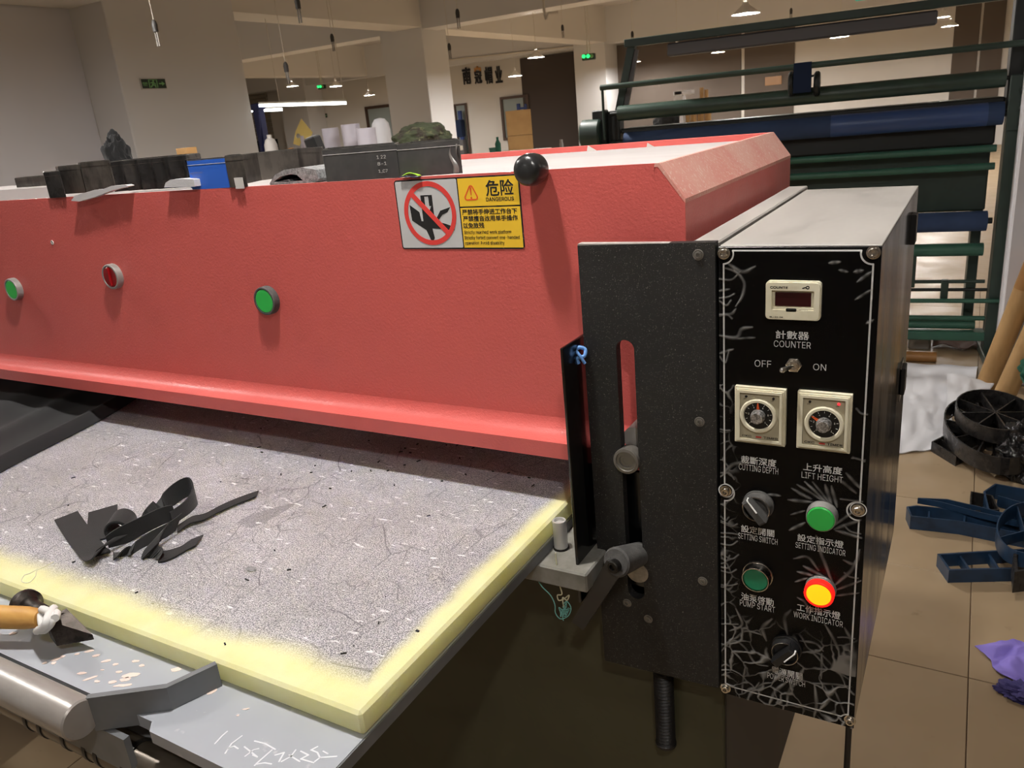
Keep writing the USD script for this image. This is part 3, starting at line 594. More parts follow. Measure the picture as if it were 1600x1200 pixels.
# toggle switch
tq = at(1237, 572, 1, .746)
tg = part(cb, 'toggle_switch', [lathe([(.0076, 0), (.0076, .0016), (.0066, .0022), (.0045, .0022), (.0045, .004), (.0038, .0046), (0, .0040)], (tq[0]+.0012, YP, tq[2]), (0, -1, 0), 6), lathe([(.0052, .002), (.0052, .0048), (.0034, .005), (.003, .003), (0, .003)], (tq[0]+.0012, YP, tq[2]), (0, -1, 0), 28)], 'chrome', 30, 'chrome toggle switch between OFF and ON')
p0 = np.array([tq[0]+.001, YP-.003, tq[2]]); p1 = at(1221, 579, 1, .7345)
part(tg, 'lever', lathe([(.0018, 0), (.0024, .012), (.0028, np.linalg.norm(p1-p0)-.001), (.0020, np.linalg.norm(p1-p0)+.0006), (0, np.linalg.norm(p1-p0)+.001)], p0, p1-p0, 20), 'chrome', 40)
# timers
def timer(px, ang, led, dialc):
    x0, x1, z0, z1 = rectw(px, .742); w = x1-x0; h = z1-z0
    outer = sbox(x0, z0, x1, z1).buffer(-.0008).buffer(.0008)
    hole = sbox(x0+.0042, z0+.0045, x1-.0042, z1-.0045)
    t = part(cb, 'timer', [wallprism(outer, YP, .0055), wallprism(sbox(x0+.0018, z0+.0018, x1-.0018, z1-.0018).difference(hole), YP-.0055, .0016), wallprism(sbox(x0+.003, z0+.003, x1-.003, z1-.003).difference(sbox(x0+.0055, z0+.0055, x1-.0055, z1-.0055)), YP-.0071, .0012)], 'ivory', 20, 'cream timer with a dial showing ' + ('a red lamp lit' if led else 'its pointer upright'))
    part(t, 'face', wallprism(sbox(x0+.0054, z0+.0054, x1-.0054, z1-.0054), YP-.0055, .0006), 'ivory_face', False)
    d = at(*dialc, 1, .741); o = np.array([d[0], YP-.006, d[2]])
    part(t, 'dial_ring', lathe([(.0178, 0), (.0178, .0022), (.0168, .003), (.0146, .003), (.0138, .0012), (.0138, 0)], o, (0, -1, 0), 48), 'ivory', 30)
    part(t, 'dial', lathe([(.0139, 0), (.0139, .0008), (0, .0008)], o, (0, -1, 0), 48), 'dial_black', 20)
    tick = []
    for k in range(11):
        a = math.radians(225-27*k); c0 = (o[0]+.0112*math.cos(a), o[2]+.0112*math.sin(a)); c1 = (o[0]+.0128*math.cos(a), o[2]+.0128*math.sin(a)); tick.append(LineString([c0, c1]).buffer(.0002))
        if k % 2 == 0: tick.append(fit(glyphs(str(k)), o[0]+.0095*math.cos(a)-.0006, o[0]+.0095*math.cos(a)+.0006, o[2]+.0095*math.sin(a)-.0009, o[2]+.0095*math.sin(a)+.0009))
    part(t, 'dial_marks', wallprism(union_all(tick), o[1]-.0008, .0001), 'print_white', False)
    a = math.radians(ang)
    part(t, 'pointer', wallprism(Polygon([(o[0]+.0128*math.cos(a), o[2]+.0128*math.sin(a)), (o[0]+.005*math.cos(a-.22), o[2]+.005*math.sin(a-.22)), (o[0]+.005*math.cos(a+.22), o[2]+.005*math.sin(a+.22))]).buffer(.0006), o[1]-.001, .0008), 'orange_mark', False)
    prof = [(.0072, 0), (.0070, .0035), (.0062, .0038), (.0058, .0085), (.0054, .0092), (0, .0092)]
    part(t, 'adjusting_knob', lathe(prof, o - [0, .0008, 0], (0, -1, 0), 24), 'clear_knob', 30)
    yb = YP-.0062
    part(t, 'lettering', [wallprism(fit(glyphs('CKC', 'latin', 2), x0+.0075, x0+.0168, z0+.0066, z0+.0090), yb, .0001), wallprism(fit(glyphs('TIMER', 'latin', 2), x1-.0205, x1-.0068, z0+.0066, z0+.0090), yb, .0001)], 'print_black', False)
    part(t, 'model_mark', wallprism(sbox(x0+w*.43, z0+.0069, x0+w*.54, z0+.0085), yb, .0001), 'print_red', False)
    for sx, m, nm in ((x0+.0115, 'black_plastic', 'indicator_lamp'), (x1-.0115, 'lit_red_dot' if led else 'black_plastic', 'indicator_lamp')):
        part(t, nm, lathe([(.0013, 0), (.0012, .0009), (0, .0012)], (sx, YP-.006, z1-.0098), (0, -1, 0), 14), m, 40)
        part(t, 'lamp_caption', wallprism(fit(glyphs('ON' if sx < (x0+x1)/2 else 'UP'), sx-.0026, sx+.0002, z1-.0128, z1-.0117), yb, .0001), 'print_black', False)
timer(((1146, 605), (1227, 610), (1226, 699), (1148, 692)), 92, False, (1184, 651))
timer(((1246, 612), (1332, 619), (1327, 711), (1243, 701)), 148, True, (1287, 664))
# buttons and selector switches
def panel_base(px, py, p):
    q = at(px, py, 1, YP-p); return np.array([q[0], YP, q[2]])
o = panel_base(1282, 812, .0125)
g1 = part(cb, 'indicator_light', lathe([(.0150, 0), (.0150, .003), (.0142, .0105), (.0138, .0112), (.0132, .0112), (0, .0105)], o, (0, -1, 0), 40), 'bezel_grey', 30, 'green indicator light under LIFT HEIGHT')
part(g1, 'lens', lathe([(.0131, .009), (.0131, .012), (.012, .0128), (0, .0128)], o, (0, -1, 0), 40), 'green_cap_bright', 25)
o = panel_base(1180, 907, .0135)
g2 = part(cb, 'push_button', lathe([(.0158, 0), (.0158, .003), (.0150, .0035), (.0145, .0125), (.0140, .0135), (.0132, .0135), (.0128, .0110), (0, .0110)], o, (0, -1, 0), 40), 'chrome', 30, 'green push button marked PUMP START in a chrome ring')
part(g2, 'cap', lathe([(.0127, .0105), (.0127, .0120), (.0118, .0128), (.0090, .0124), (0, .0116)], o, (0, -1, 0), 40), 'green_cap_dark', 40)
o = panel_base(1279, 930, .0140)
g3 = part(cb, 'indicator_light', lathe([(.0152, 0), (.0152, .002), (.0146, .0025), (.0146, .0062), (0, .0062)], o, (0, -1, 0), 40), 'bezel_grey', 30, 'lit orange and red indicator light under the green one')
part(g3, 'lens_ring', lathe([(.0145, .006), (.0148, .009), (.0146, .0135), (.0136, .0142), (.0124, .0142), (.0120, .0130), (0, .0130)], o, (0, -1, 0), 40), 'lit_red', 30)
part(g3, 'lens', lathe([(.0119, .0128), (.0119, .0138), (.0105, .0146), (0, .0148)], o, (0, -1, 0), 40), 'lit_orange', 40)
def selector(px, py, ang, mt, label):
    o = panel_base(px, py, .0125)
    s = part(cb, 'selector_switch', lathe([(.0158, 0), (.0158, .003), (.0148, .0036), (.0140, .0125), (.0132, .0130), (.0122, .0130), (.0118, .0092), (0, .0092)], o, (0, -1, 0), 40), mt, 30, label)
    part(s, 'rim', lathe([(.0139, .0122), (.0139, .0129), (.0134, .0132), (.0129, .0129), (.0129, .0122)], o, (0, -1, 0), 40), 'chrome', 30)
    a = math.radians(ang); d = np.array([math.cos(a), 0, math.sin(a)]); n = np.array([-d[2], 0, d[0]])
    pts = [o + d*l*e + n*wd*sd + np.array([0, -yy, 0]) for l, wd, yy in ((.0135, .0056, .009), (.0148, .0040, .0205), (.0128, .0036, .022)) for e in (-1, 1) for sd in (-1, 1)]
    part(s, 'grip', trimesh.convex.convex_hull(np.array(pts)), mt, 20)
    e = o + d*.0146 + np.array([0, -.0214, 0]); e2 = o - d*.001 + n*.0 + np.array([0, -.0225, 0])
    k = n*(-.0030)
    part(s, 'pointer_line', tube([e2+k, e+k*.9, e+k*.9+np.array([0, .0055, 0])+d*.0003], .0009, 8), 'print_white', 30)
selector(1181, 796, 128, 'dusty_black', 'dusty black selector switch marked SETTING SWITCH')
selector(1226, 1022, 50, 'black_plastic', 'black selector switch marked POWER SWITCH')

# crumpled clear film over the panel: a real relief, milky along its folds
def film_mesh():
    nx, nz = 190, 640; X = np.linspace(BX0+.0006, BX1-.0006, nx); Z = np.linspace(BZ0+.001, BZ1-.0015, nz); GX, GZ = np.meshgrid(X, Z, indexing='ij')
    P = np.stack([GX, GZ, np.zeros_like(GX)], -1); Q = P[..., :2] + .012*(np.stack([meshkit.fbm(P*60, 3, 3), meshkit.fbm(P*60, 3, 9)], -1)-.5)
    r = np.random.default_rng(12); fold = np.zeros_like(GX)
    def rid(d, w): return np.exp(-(d/w)**2)
    def seg(px, w, amp, jit=True):
        """a folded streak through a few pixels of the panel"""
        nonlocal fold
        pts = smoothpath([at(u, v, 1, YP)[[0, 2]].tolist() + [0] for u, v in px], 6)[:, :2]; d = np.full(GX.shape, 9.); tt = np.zeros_like(GX)
        S = Q if jit else P[..., :2]
        S = P[..., :2] + (.0015/.012)*(Q-P[..., :2])
        for i, (a, b) in enumerate(zip(pts[:-1], pts[1:])):
            ab = b-a; t = np.clip(((S-a)@ab)/(ab@ab+1e-12), 0, 1); dd = np.linalg.norm(S-a-t[..., None]*ab, axis=-1); m = dd < d; d = np.where(m, dd, d); tt = np.where(m, (i+t)/(len(pts)-1), tt)
        fold = np.maximum(fold, amp*rid(d, w*(.35+.65*np.sin(np.pi*np.clip(tt, .04, .96))))*(.75+.25*np.sin(tt*9)))
    # net of folds low on the panel
    cells = []
    zlo, zhi = at(1230, 1130, 1, YP)[2], at(1230, 985, 1, YP)[2]
    pts = np.stack([r.uniform(BX0, BX1, 62), r.uniform(BZ0-.01, zhi+.02, 62)], -1)
    d = np.sort(np.linalg.norm(Q[..., None, :]-pts, axis=-1), -1); e = d[..., 1]-d[..., 0]
    gate = 1/(1+np.exp((GZ-zhi)/.006)); gate *= np.clip(meshkit.fbm(P*45, 2, 31)*2.6-.35, 0, 1)
    fold = np.maximum(fold, rid(e, .0016)*gate*.95)
    pts = np.stack([r.uniform(BX0-.004, BX0+.03, 90), r.uniform(BZ0, BZ1, 90)], -1)          # along the left border
    d = np.sort(np.linalg.norm(Q[..., None, :]-pts, axis=-1), -1); e = d[..., 1]-d[..., 0]
    g2 = np.exp(-((GX-BX0)/.016)**2)*np.clip(meshkit.fbm(P*50, 2, 5)*2.8-.5, 0, 1)*(GZ < at(1140, 600, 1, YP)[2])
    fold = np.maximum(fold, rid(e, .0014)*g2*.8)
    for k in range(26):                                                                   # short licks in from both edges
        left = k % 3 != 2; z = r.uniform(BZ0+.05, BZ1-.02); x = BX0+.001 if left else BX1-.004; s = 1 if left else -1; l = r.uniform(.008, .02)
        u = [(x, z), (x+s*l*.6, z+r.normal(0, .002)), (x+s*l, z+r.normal(.002, .003))]
        pts = smoothpath([list(q)+[0] for q in u], 4)[:, :2]; d = np.full(GX.shape, 9.)
        for a, b in zip(pts[:-1], pts[1:]):
            ab = b-a; t = np.clip(((P[..., :2]-a)@ab)/(ab@ab), 0, 1); d = np.minimum(d, np.linalg.norm(P[..., :2]-a-t[..., None]*ab, axis=-1))
        fold = np.maximum(fold, .6*rid(d, .0009))
    W = .0012
    for s in (((1132, 418), (1150, 424), (1163, 440), (1160, 462), (1150, 478)), ((1136, 410), (1160, 424), (1180, 416)), ((1122, 455), (1140, 452)), ((1122, 491), (1142, 490), (1150, 482)), ((1122, 523), (1150, 527), (1160, 514), (1176, 511)), ((1150, 529), (1180, 527)), ((1124, 552), (1146, 545)),
              ((1296, 411), (1313, 409)), ((1312, 421), (1325, 424)), ((1335, 424), (1348, 422)), ((1336, 467), (1362, 452)), ((1339, 440), (1362, 424)), ((1354, 505), (1364, 500)),
              ((1232, 780), (1270, 784)), ((1246, 768), (1268, 779)), ((1238, 762), (1262, 776)), ((1246, 756), (1290, 784)), ((1258, 752), (1296, 788)), ((1270, 752), (1298, 786)), ((1290, 756), (1300, 788)), ((1300, 758), (1308, 792)), ((1236, 803), (1258, 797)), ((1234, 828), (1258, 816)), ((1302, 822), (1334, 798)), ((1304, 826), (1344, 812)), ((1306, 828), (1346, 840)),
              ((1310, 746), (1338, 770)), ((1322, 738), (1346, 764)), ((1276, 836), (1282, 860), (1290, 880), (1302, 912)), ((1240, 872), (1262, 870), (1280, 890)), ((1242, 908), (1262, 902)), ((1246, 892), (1270, 898)), ((1256, 884), (1288, 900)), ((1302, 916), (1330, 890), (1340, 870)), ((1304, 922), (1346, 906)), ((1318, 874), (1336, 880), (1344, 858)), ((1306, 930), (1342, 925)), ((1246, 932), (1258, 940), (1266, 960)),
              ((1124, 1020), (1146, 1000), (1165, 1012), (1180, 1034), (1200, 1040)), ((1166, 1038), (1162, 1062), (1160, 1084)), ((1210, 1066), (1192, 1068), (1176, 1080), (1168, 1096)), ((1232, 1062), (1212, 1080), (1202, 1100)), ((1250, 1060), (1234, 1078), (1230, 1102)), ((1272, 1066), (1276, 1100), (1272, 1120)), ((1330, 1072), (1300, 1068), (1270, 1066)), ((1140, 985), (1160, 975), (1150, 950)), ((1198, 1000), (1192, 980), (1206, 966)), ((1230, 990), (1226, 965), (1236, 952)), ((1250, 1018), (1280, 1020), (1310, 1048), (1326, 1060)), ((1284, 1020), (1284, 1060)), ((1250, 1000), (1274, 1004), (1286, 1016)), ((1290, 975), (1304, 1000), (1312, 1018)), ((1320, 980), (1330, 1000), (1334, 1030)), ((1130, 740), (1146, 725), (1170, 722)), ((1200, 772), (1220, 774)),
              ((1124, 1010), (1150, 996), (1166, 985), (1196, 992)), ((1144, 1110), (1168, 1092), (1186, 1066)), ((1300, 1070), (1312, 1096), (1320, 1116)), ((1288, 1070), (1296, 1090), (1284, 1106))):
        seg(s, W*r.uniform(1.1, 1.9), r.uniform(.55, .85))
    fold = np.clip(fold, 0, 1)*.95
    keep = np.ones_like(GX, bool)
    flat = 1.0
    Yv = YP - .0009 - .0014*fold - .0003*meshkit.fbm(P*40, 2, 2)
    V = np.stack([GX, Yv, GZ], -1).reshape(-1, 3); idx = np.arange(nx*nz).reshape(nx, nz); A, B, C, D = idx[:-1, :-1].ravel(), idx[1:, :-1].ravel(), idx[1:, 1:].ravel(), idx[:-1, 1:].ravel()
    return V, np.vstack([np.c_[A, B, C], np.c_[A, C, D]]), (np.clip(fold*1.25-.12, 0, 1)*.62).ravel()
v_, f_, fold_ = film_mesh()
fm = part(cb, 'clear_film', trimesh.Trimesh(v_, f_, process=False), 'film', True, 'crumpled clear film over the front panel')
UsdGeom.PrimvarsAPI(fm.prim).CreatePrimvar('fold', Sdf.ValueTypeNames.FloatArray, 'vertex').Set([float(x) for x in fold_])
wire = at(1327, 1150, 1, .80)
part(cb, 'cable', tube(smoothpath([(wire[0]-.001, .80, BZ0+.004), (wire[0]-.001, .80, .60), (wire[0]-.004, .80, .30), (wire[0]-.02, .82, .03), (wire[0]-.10, .95, .006), (wire[0]-.14, 1.2, .006)], 8), .0035, 10), 'hose_black', 40, 'black cable hanging from the box')

# ================================================================ PENDANT LAMPS
def pendant(name, label, p, lit, R=.14, group='white pendant lamps in the hall', zc=3.9, shade=True):
    """p: centre of the shade's open rim"""
    p = np.array(p, float)
    t = thing(name, label, 'lamp', p, group)
    if shade:
        part(t, 'shade', lathe([(R, 0), (R*.98, .004), (R*.62, .045), (R*.28, .085), (.028, .105), (.026, .118), (.024, .118), (.024, .104), (R*.26, .082), (R*.6, .041), (R*.96, .0), (R, 0)], p, (0, 0, 1), 36), 'shade_white', 40)
    part(t, 'socket', lathe([(0, 0), (.020, 0), (.022, .05), (.016, .075), (.006, .085), (0, .085)], p + [0, 0, .085], (0, 0, 1), 16), 'socket_dark' if not shade else 'shade_white', 40)
    part(t, 'cord', cyl(p + [0, 0, .165], (p[0], p[1], zc), .0035 if shade else .003, n=6), 'cord_white')
    b = p + [0, 0, .085]
    if lit: part(t, 'bulb', lathe([(0, 0), (.018, -.004), (.034, -.03), (.036, -.055), (.026, -.08), (0, -.088)], b, (0, 0, 1), 18), lit, 40)
    elif not shade: part(t, 'bulb', [tube([b + [s*.011, 0, 0], b + [s*.011, 0, -.10]], .006, 8) for s in (-1, 1)], 'bulb_off', 40)
    return t
pendant('pendant_lamp', 'white pendant lamp hanging over the middle of the red press beam', (-.55, .55, 2.46), 'bulb_key', group=None)
pendant('pendant_lamp', 'white pendant lamp hanging over the far end of the red press beam', (-3.1, .52, 2.95), 'bulb_key', group=None)
for (u, v, D, R, lit, lab) in (
    (1165, 22, 8.2, .145, 1, 'large lit white pendant lamp above the green machine frame'), (805, 119, 16, .14, 1, 'lit white pendant lamp in front of the black wall lettering'),
    (838, 90, 12.8, .14, 1, 'white pendant lamp in front of the dark painted wall shade'), (992, 97, 19, .14, 1, 'white pendant lamp nearest the slanted arm of the green machine'),
    (1058, 78, 14, .14, 1, 'white pendant lamp just under the top bar of the green machine'), (1122, 82, 17, .15, 1, 'small white pendant lamp in front of the taupe painted wall shade'),
    (1312, 58, 12.8, .145, 1, 'lit white pendant lamp in front of the bare white wall'), (1484, 41, 14, .14, 1, 'white pendant lamp at the edge of the bare white wall'),
    (1474, 27, 11, .09, 1, 'bright small lamp beside the end of the grey lamp housing'), (577, 149, 21, .15, 1, 'small white pendant lamp close to the lavender column'),
    (525, 135, 17, .14, 1, 'white pendant lamp next to the glowing green exit light'), (457, 135, 20, .15, 1, 'white pendant lamp above the lit tube lights')):
    pendant('pendant_lamp', lab, dep(u, v, D), 'bulb_hall' if lit else None, R)
for x, y, lab in ((.38, -.50, 'as added fill beside the press'), (-2.2, -3.4, 'as added fill behind the photographer'), (-5.2, -.6, 'as added fill past the press end'), (-5.6, 3.4, 'by the left wall'), (3.6, 3.0, 'as added fill past the wall pier'), (-2.6, 4.6, 'as added fill behind the press'), (4.5, 9.0, 'as added fill in the far hall'), (-12.5, 10.5, 'as added fill in the recess')):  # unseen lamps added as fill light, except the one by the left wall
    pendant('pendant_lamp', 'white pendant lamp hanging ' + lab + ', outside the photographed view', (x, y, 2.75 if x < -5.4 and y < 4 else 2.45), 'bulb_hall' if y > 4 or x < -5.4 else 'bulb_fill')
for (u, v, D, lab) in ((242, 42, 6, 'bare dark lamp socket hanging in front of the wall exit sign'), (447, 106, 7, 'bare lamp socket with a round bulb above the tube lights'), (519, 60, 9, 'bare lamp socket under the sloping beam'), (465, 6, 6, 'bare dark lamp socket at the top beside the pillar'), (715, 22, 8, 'bare lamp socket with a glass tube nearest the lavender column'),
                    (702, 74, 10, 'small bare lamp socket against the column side'), (879, 44, 12, 'bare lamp socket near the white bent pipe'), (988, 54, 12, 'bare lamp socket by the corner of the green machine frame'), (1236, 18, 12, 'bare lamp socket above the top bar of the green machine')):
    q = dep(u, v, D); pendant('bare_lamp', lab, q - [0, 0, .12], None, shade=False, group=None)

# ================================================================ GREEN FABRIC ROLLING MACHINE
MO = np.array([.145, 4.845, 0]); MU = np.array([.9934, .1145, 0]); MV = np.array([-.1145, .9934, 0]); MZ = np.array([0, 0, 1.0])
def W(u, v, z): return MO + MU*u + MV*v + MZ*z
def mb(u0, u1, v0, v1, z0, z1, b=.004): return place(bx(u0, u1, v0, v1, z0, z1, b), MO, MU, MV, MZ)
def mt(u0, u1, v, z, r, n=24, z2=None): return cyl(W(u0, v, z), W(u1, v, z if z2 is None else z2), r, n=n)
def mpl(px, py, v=0):
    d = CM.T @ np.array([(px-800)/F, (py-600)/F, 1.0]); t = np.dot(MO + v*MV - EYE, MV)/np.dot(d, MV); P = EYE+t*d
    return float(np.dot(P-MO, MU)), float(P[2])
gm = thing('fabric_rolling_machine', 'tall dark green fabric rolling machine with many rollers and rails', 'machine', W(-1, .2, 0))
part(gm, 'post', mb(-.045, .055, -.04, .06, 0, 1.30), 'machine_green', 20)
part(gm, 'post', mb(-.052, .075, .0, .10, 1.30, 2.25), 'machine_dark', 20)
part(gm, 'bearing_plate', [mb(-.05, .07, -.06, -.04, 1.20, 1.46)] , 'machine_green', 20)
for z in (1.385, 1.30, 1.235): part(gm, 'bearing', cyl(W(.02, -.058, z), W(.02, -.085, z), .024, n=20, b=.004), 'machine_dark', 25)
part(gm, 'post', mb(-2.13, -2.03, .0, .10, 0, 1.47), 'machine_dark', 20)
part(gm, 'inner_post', mb(-.135, -.085, .16, .24, .12, .84), 'machine_green', 20)
s0, s1 = np.array(mpl(962, 188)), np.array(mpl(985, 70))
part(gm, 'slanted_arm', place(extrude(LineString([s0 + (0, -.03), s0, s1]).buffer(.021, cap_style=2, join_style=2), .05), MO + MV*.02, MU, MZ, MV), 'machine_green', 20, 'slanted arm carrying the top bar')
s2, s3 = np.array(mpl(973, 178)), np.array(mpl(991, 77))
part(gm, 'side_lamp', place(extrude(LineString([s2, s3]).buffer(.016, cap_style=2), .02), MO + MV*.03, MU, MZ, MV), 'lamp_housing', 20)
tl, tr_ = mpl(975, 68), mpl(1600, -2)
part(gm, 'top_bar', place(bx(tl[0], tr_[0], 0, .05, -.021, .021, .003), MO + MZ*tl[1], MU*1.0, MV, MZ), 'machine_green', 20)
a0, a1 = mpl(1040, 78), mpl(1466, 23)
part(gm, 'lamp_housing', mb(a0[0], a1[0], .03, .11, a0[1]-.035, a0[1]+.035, .008), 'lamp_housing', 20, 'long grey lamp housing under the top bar')
r0, r1 = mpl(938, 136, -.10), mpl(1640, 64, -.10)
part(gm, 'hand_rail', mt(r0[0], r1[0], -.10, (r0[1]+r1[1])/2, .0155), 'roller_green')
l0, l1 = mpl(941, 140, -.10), mpl(946, 185, -.10)
part(gm, 'rail_leg', mb(l0[0]-.006, l0[0]+.008, -.11, -.095, l1[1]-.12, l0[1]), 'machine_green', 20)
for px in (1236, 1276):
    c = np.array(mpl(px, 131, -.09))
    part(gm, 'rail_guide', lathe([(0, 0), (.055, 0), (.064, .008), (.064, .022), (.055, .030), (0, .030)], W(c[0]-.015, -.05, c[1]), MU, 32), 'machine_dark', 30)
c0, c1 = np.array(mpl(1236, 127, -.05)), np.array(mpl(1276, 117, -.05))
part(gm, 'guide_pin', cyl(W(c0[0], -.05, c0[1]), W(c1[0], -.05, c1[1]), .006, n=10), 'machine_dark')
q0, q1 = mpl(966, 172), mpl(1571, 125)
part(gm, 'roller', mt(q0[0], q1[0], 0, (q0[1]+q1[1])/2-.005, .043, 36), 'roller_green', 30, 'thick upper green roller')
part(gm, 'roller_axle', mt(q0[0]-.05, q1[0]+.06, 0, (q0[1]+q1[1])/2-.005, .011), 'machine_dark')
part(gm, 'cloth_table', mb(-2.03, -.055, .02, .30, 1.335, 1.362, .006), 'machine_dark', 20)
part(gm, 'apron_panel', mb(-2.03, -.085, .10, .13, .79, 1.20, .01), 'machine_green', 20, 'wide dark green panel behind the rollers')
part(gm, 'upper_panel', mb(-2.03, -.075, .07, .10, 1.13, 1.24, .01), 'machine_dark', 20)
for z, m in ((1.118, 'machine_green_light'), (1.03, 'machine_green_light')): part(gm, 'rail', mt(-2.02, -.075, -.01, z, .018), m)
part(gm, 'roller', mt(-2.03, -.088, .0, .603, .034, 30), 'machine_green_light', 30, 'lower green roller below the blue fabric roll')
part(gm, 'rod', mt(-2.03, -.065, .0, .430, .010), 'machine_green')
part(gm, 'rod', mt(-2.03, .03, -.05, .335, .012), 'machine_green_light')
part(gm, 'rod', mt(-2.03, -.05, .0, .385, .009), 'machine_dark')
part(gm, 'rod', mt(-2.03, -.05, -.02, .232, .013), 'machine_green_light')
part(gm, 'roller', mt(-2.03, -.09, .02, .185, .025, 24), 'machine_green_light', 30, 'low green roller near the floor')
part(gm, 'bottom_rail', mb(-2.1, -.03, -.03, .03, .105, .155), 'machine_green_light', 20)
part(gm, 'foot', mb(-.05, .06, -.25, .45, 0, .05), 'machine_green', 20)
part(gm, 'foot', mb(-2.13, -2.03, -.25, .45, 0, .05), 'machine_green', 20)
part(gm, 'red_clip', mb(-.52, -.47, -.07, -.035, .318, .352, .006), 'sticker_red', 20, 'small red clip on a lower rod')
part(gm, 'hanging_bracket', [mb(-.42, -.40, -.02, .01, .40, .62), mb(-.27, -.235, -.02, .02, .33, .44)], 'machine_green', 20)
d0 = mpl(927, 210, -.05)
part(gm, 'pulley_cover', lathe([(0, 0), (.070, 0), (.086, .012), (.086, .115), (.078, .125), (0, .125)], W(d0[0]-.07, -.05, d0[1]), MU, 40), 'machine_green', 30, 'round green pulley cover at the far end')
part(gm, 'pulley_bracket', mb(-2.18, -2.10, -.06, .02, 1.22, 1.48, .006), 'machine_dark', 20)
b0, b1 = mpl(966, 205), mpl(1572, 178)
rl = thing('fabric_roll', 'dark blue fabric roll held between the posts of the green machine', 'fabric roll', W(-1, 0, 1.21), 'fabric rolls on the green machine')
part(rl, 'cloth', mt(-2.0, -.06, 0, 1.285, .056, 40), 'fabric_blue', 30)
part(rl, 'tape_wrap', mt(-.86, -.13, 0, 1.285, .0566, 40), 'fabric_blue_tape', 30, 'lighter blue clear wrapped stretch of the roll')
part(rl, 'core', mt(-2.09, -.03, 0, 1.285, .018, 16), 'machine_dark')
rl2 = thing('fabric_roll', 'lower blue fabric roll near the bottom half of the green machine', 'fabric roll', W(-1, 0, .70), 'fabric rolls on the green machine')
part(rl2, 'cloth', mt(-2.0, -.085, 0, .752, .052, 40), 'fabric_blue', 30)
part(rl2, 'core', mt(-2.05, -.06, 0, .752, .016, 16), 'machine_dark')
k0, k1 = np.array(mpl(1244, 103, -.10)), np.array(mpl(1266, 126, -.10)); rz_ = (r0[1]+r1[1])/2
ku = (mpl(1240, 118, -.10)[0], mpl(1269, 118, -.10)[0])
hc = sheet(lambda u, v: W(ku[0]+(ku[1]-ku[0])*(u*.96 + .04*v*(1-u)), -.10-.019*math.cos(min(v, .35)/.35*math.pi) - .004*math.sin(9*u)*v, rz_+.0165 + .003*math.sin(min(v, .35)/.35*math.pi) - max(0, abs(v-.175)-.175)*.145/.65 - (.145*(1-v/.001) if v < .001 else 0)), 14, 26, .002)
single('hanging_cloth', hc, 'fabric_navy', 'small navy cloth hung over the rail of the green machine', 'cloth')

# ================================================================ THINGS LYING ON TOP OF THE BEAM
ZL = ZT + .0004
def bp(u, v=None, y=.81): return at(u, v if v is not None else 285, 1, y)[0]
def die(name, label, pts, h, m, bars=(), z=ZL, t=.003, group=None, closed=True, lip=None, dents=True):
    d = thing(name, label, 'cutting die', (np.mean([p[0] for p in pts]), np.mean([p[1] for p in pts]), z), group)
    part(d, 'blade', loop(pts, z, h, t, closed), m, 20)
    ln = LineString([tuple(p[:2]) for p in pts] + ([tuple(pts[0][:2])] if closed else []))
    part(d, 'bevel_line', floorprism(ln.buffer(t*.62, cap_style=2, join_style=2), z+h-.0062, .0007), 'label_grey' if m in ('die_grey', 'die_blue') else 'die_worn', False)
    part(d, 'cutting_edge', floorprism(ln.buffer(t*.25, cap_style=2, join_style=2), z+h, .0012), 'steel', False)
    for a, b in bars: part(d, 'cross_bar', loop([a, b], z+h*.15, h*.6, t, False), m, 20)
    return d
# long black scalloped die
sc = []
xa, xb = bp(178, y=.812), bp(297, y=.812)
for k in range(5):
    for s in np.linspace(0, 1, 9)[:-1]: sc.append((xa+(xb-xa)*(k+s)/5, .812 + .006*math.sin(math.pi*s)))
sc += [(xb, .812), (xb-.065, .86), (xb-.11, .93), (xa-.02, .97), (xa-.14, .95), (xa-.03, .85)]
die('cutting_die', 'long black steel cutting die with a scalloped wall on the beam', sc, .045, 'die_black', [((xa+(xb-xa)*k/5, .813), (xa+(xb-xa)*k/5-.10, .93)) for k in (1, 2, 3, 4)], z=ZL+.003)
x1_, x2_ = bp(134, y=.808), bp(178, y=.812)
die('cutting_die', 'worn black boxy cutting die overhanging the beam edge', [(x1_, .808), (x2_, .812), (x2_-.052, .840), (x1_-.052, .838)], .046, 'die_worn', [((x1_-.025, .824), (x2_-.022, .826))], z=ZL+.005)
x1_, x2_ = bp(98, y=.812), bp(130, y=.812)
die('cutting_die', 'narrow black cutting die between two boxy black dies', [(x1_, .812), (x2_, .812), (x2_-.06, .844), (x1_-.056, .842)], .044, 'die_worn', z=ZL+.004)
x1_, x2_ = bp(73, y=.797), bp(96, y=.797)
die('cutting_die', 'small black cutting die tipping over the beam edge, last of the black row', [(x1_, .797), (x2_, .797), (x2_-.066, .834), (x1_-.06, .832)], .041, 'die_black', z=ZL)
e1, e2 = at(28, 293, 1, .90), at(74, 291, 1, .90); zb_ = e1[2]
single('white_board', bx(e1[0]-.5, e2[0]+.06, .87, 1.02, ZT-.0094, zb_-.0004, .001), 'white_dust', 'thick white board lying on the beam under the low strip die', 'board', smooth=20)
die('cutting_die', 'low black strip die lying flat on the dusty beam top', [(e1[0], e1[1]), (e2[0], e2[1]), (e2[0]-.02, e2[1]+.03), (e1[0]-.02, e1[1]+.03)], .017, 'die_worn', z=zb_)
x1_, x2_, x3_ = bp(298, y=.80), bp(358, y=.80), bp(387, y=.80)
bd = die('cutting_die', 'bright blue steel cutting die on the beam edge', [(x1_, .803), (x2_, .801), (x2_-.060, .85), (x1_-.062, .85)], .040, 'die_blue')
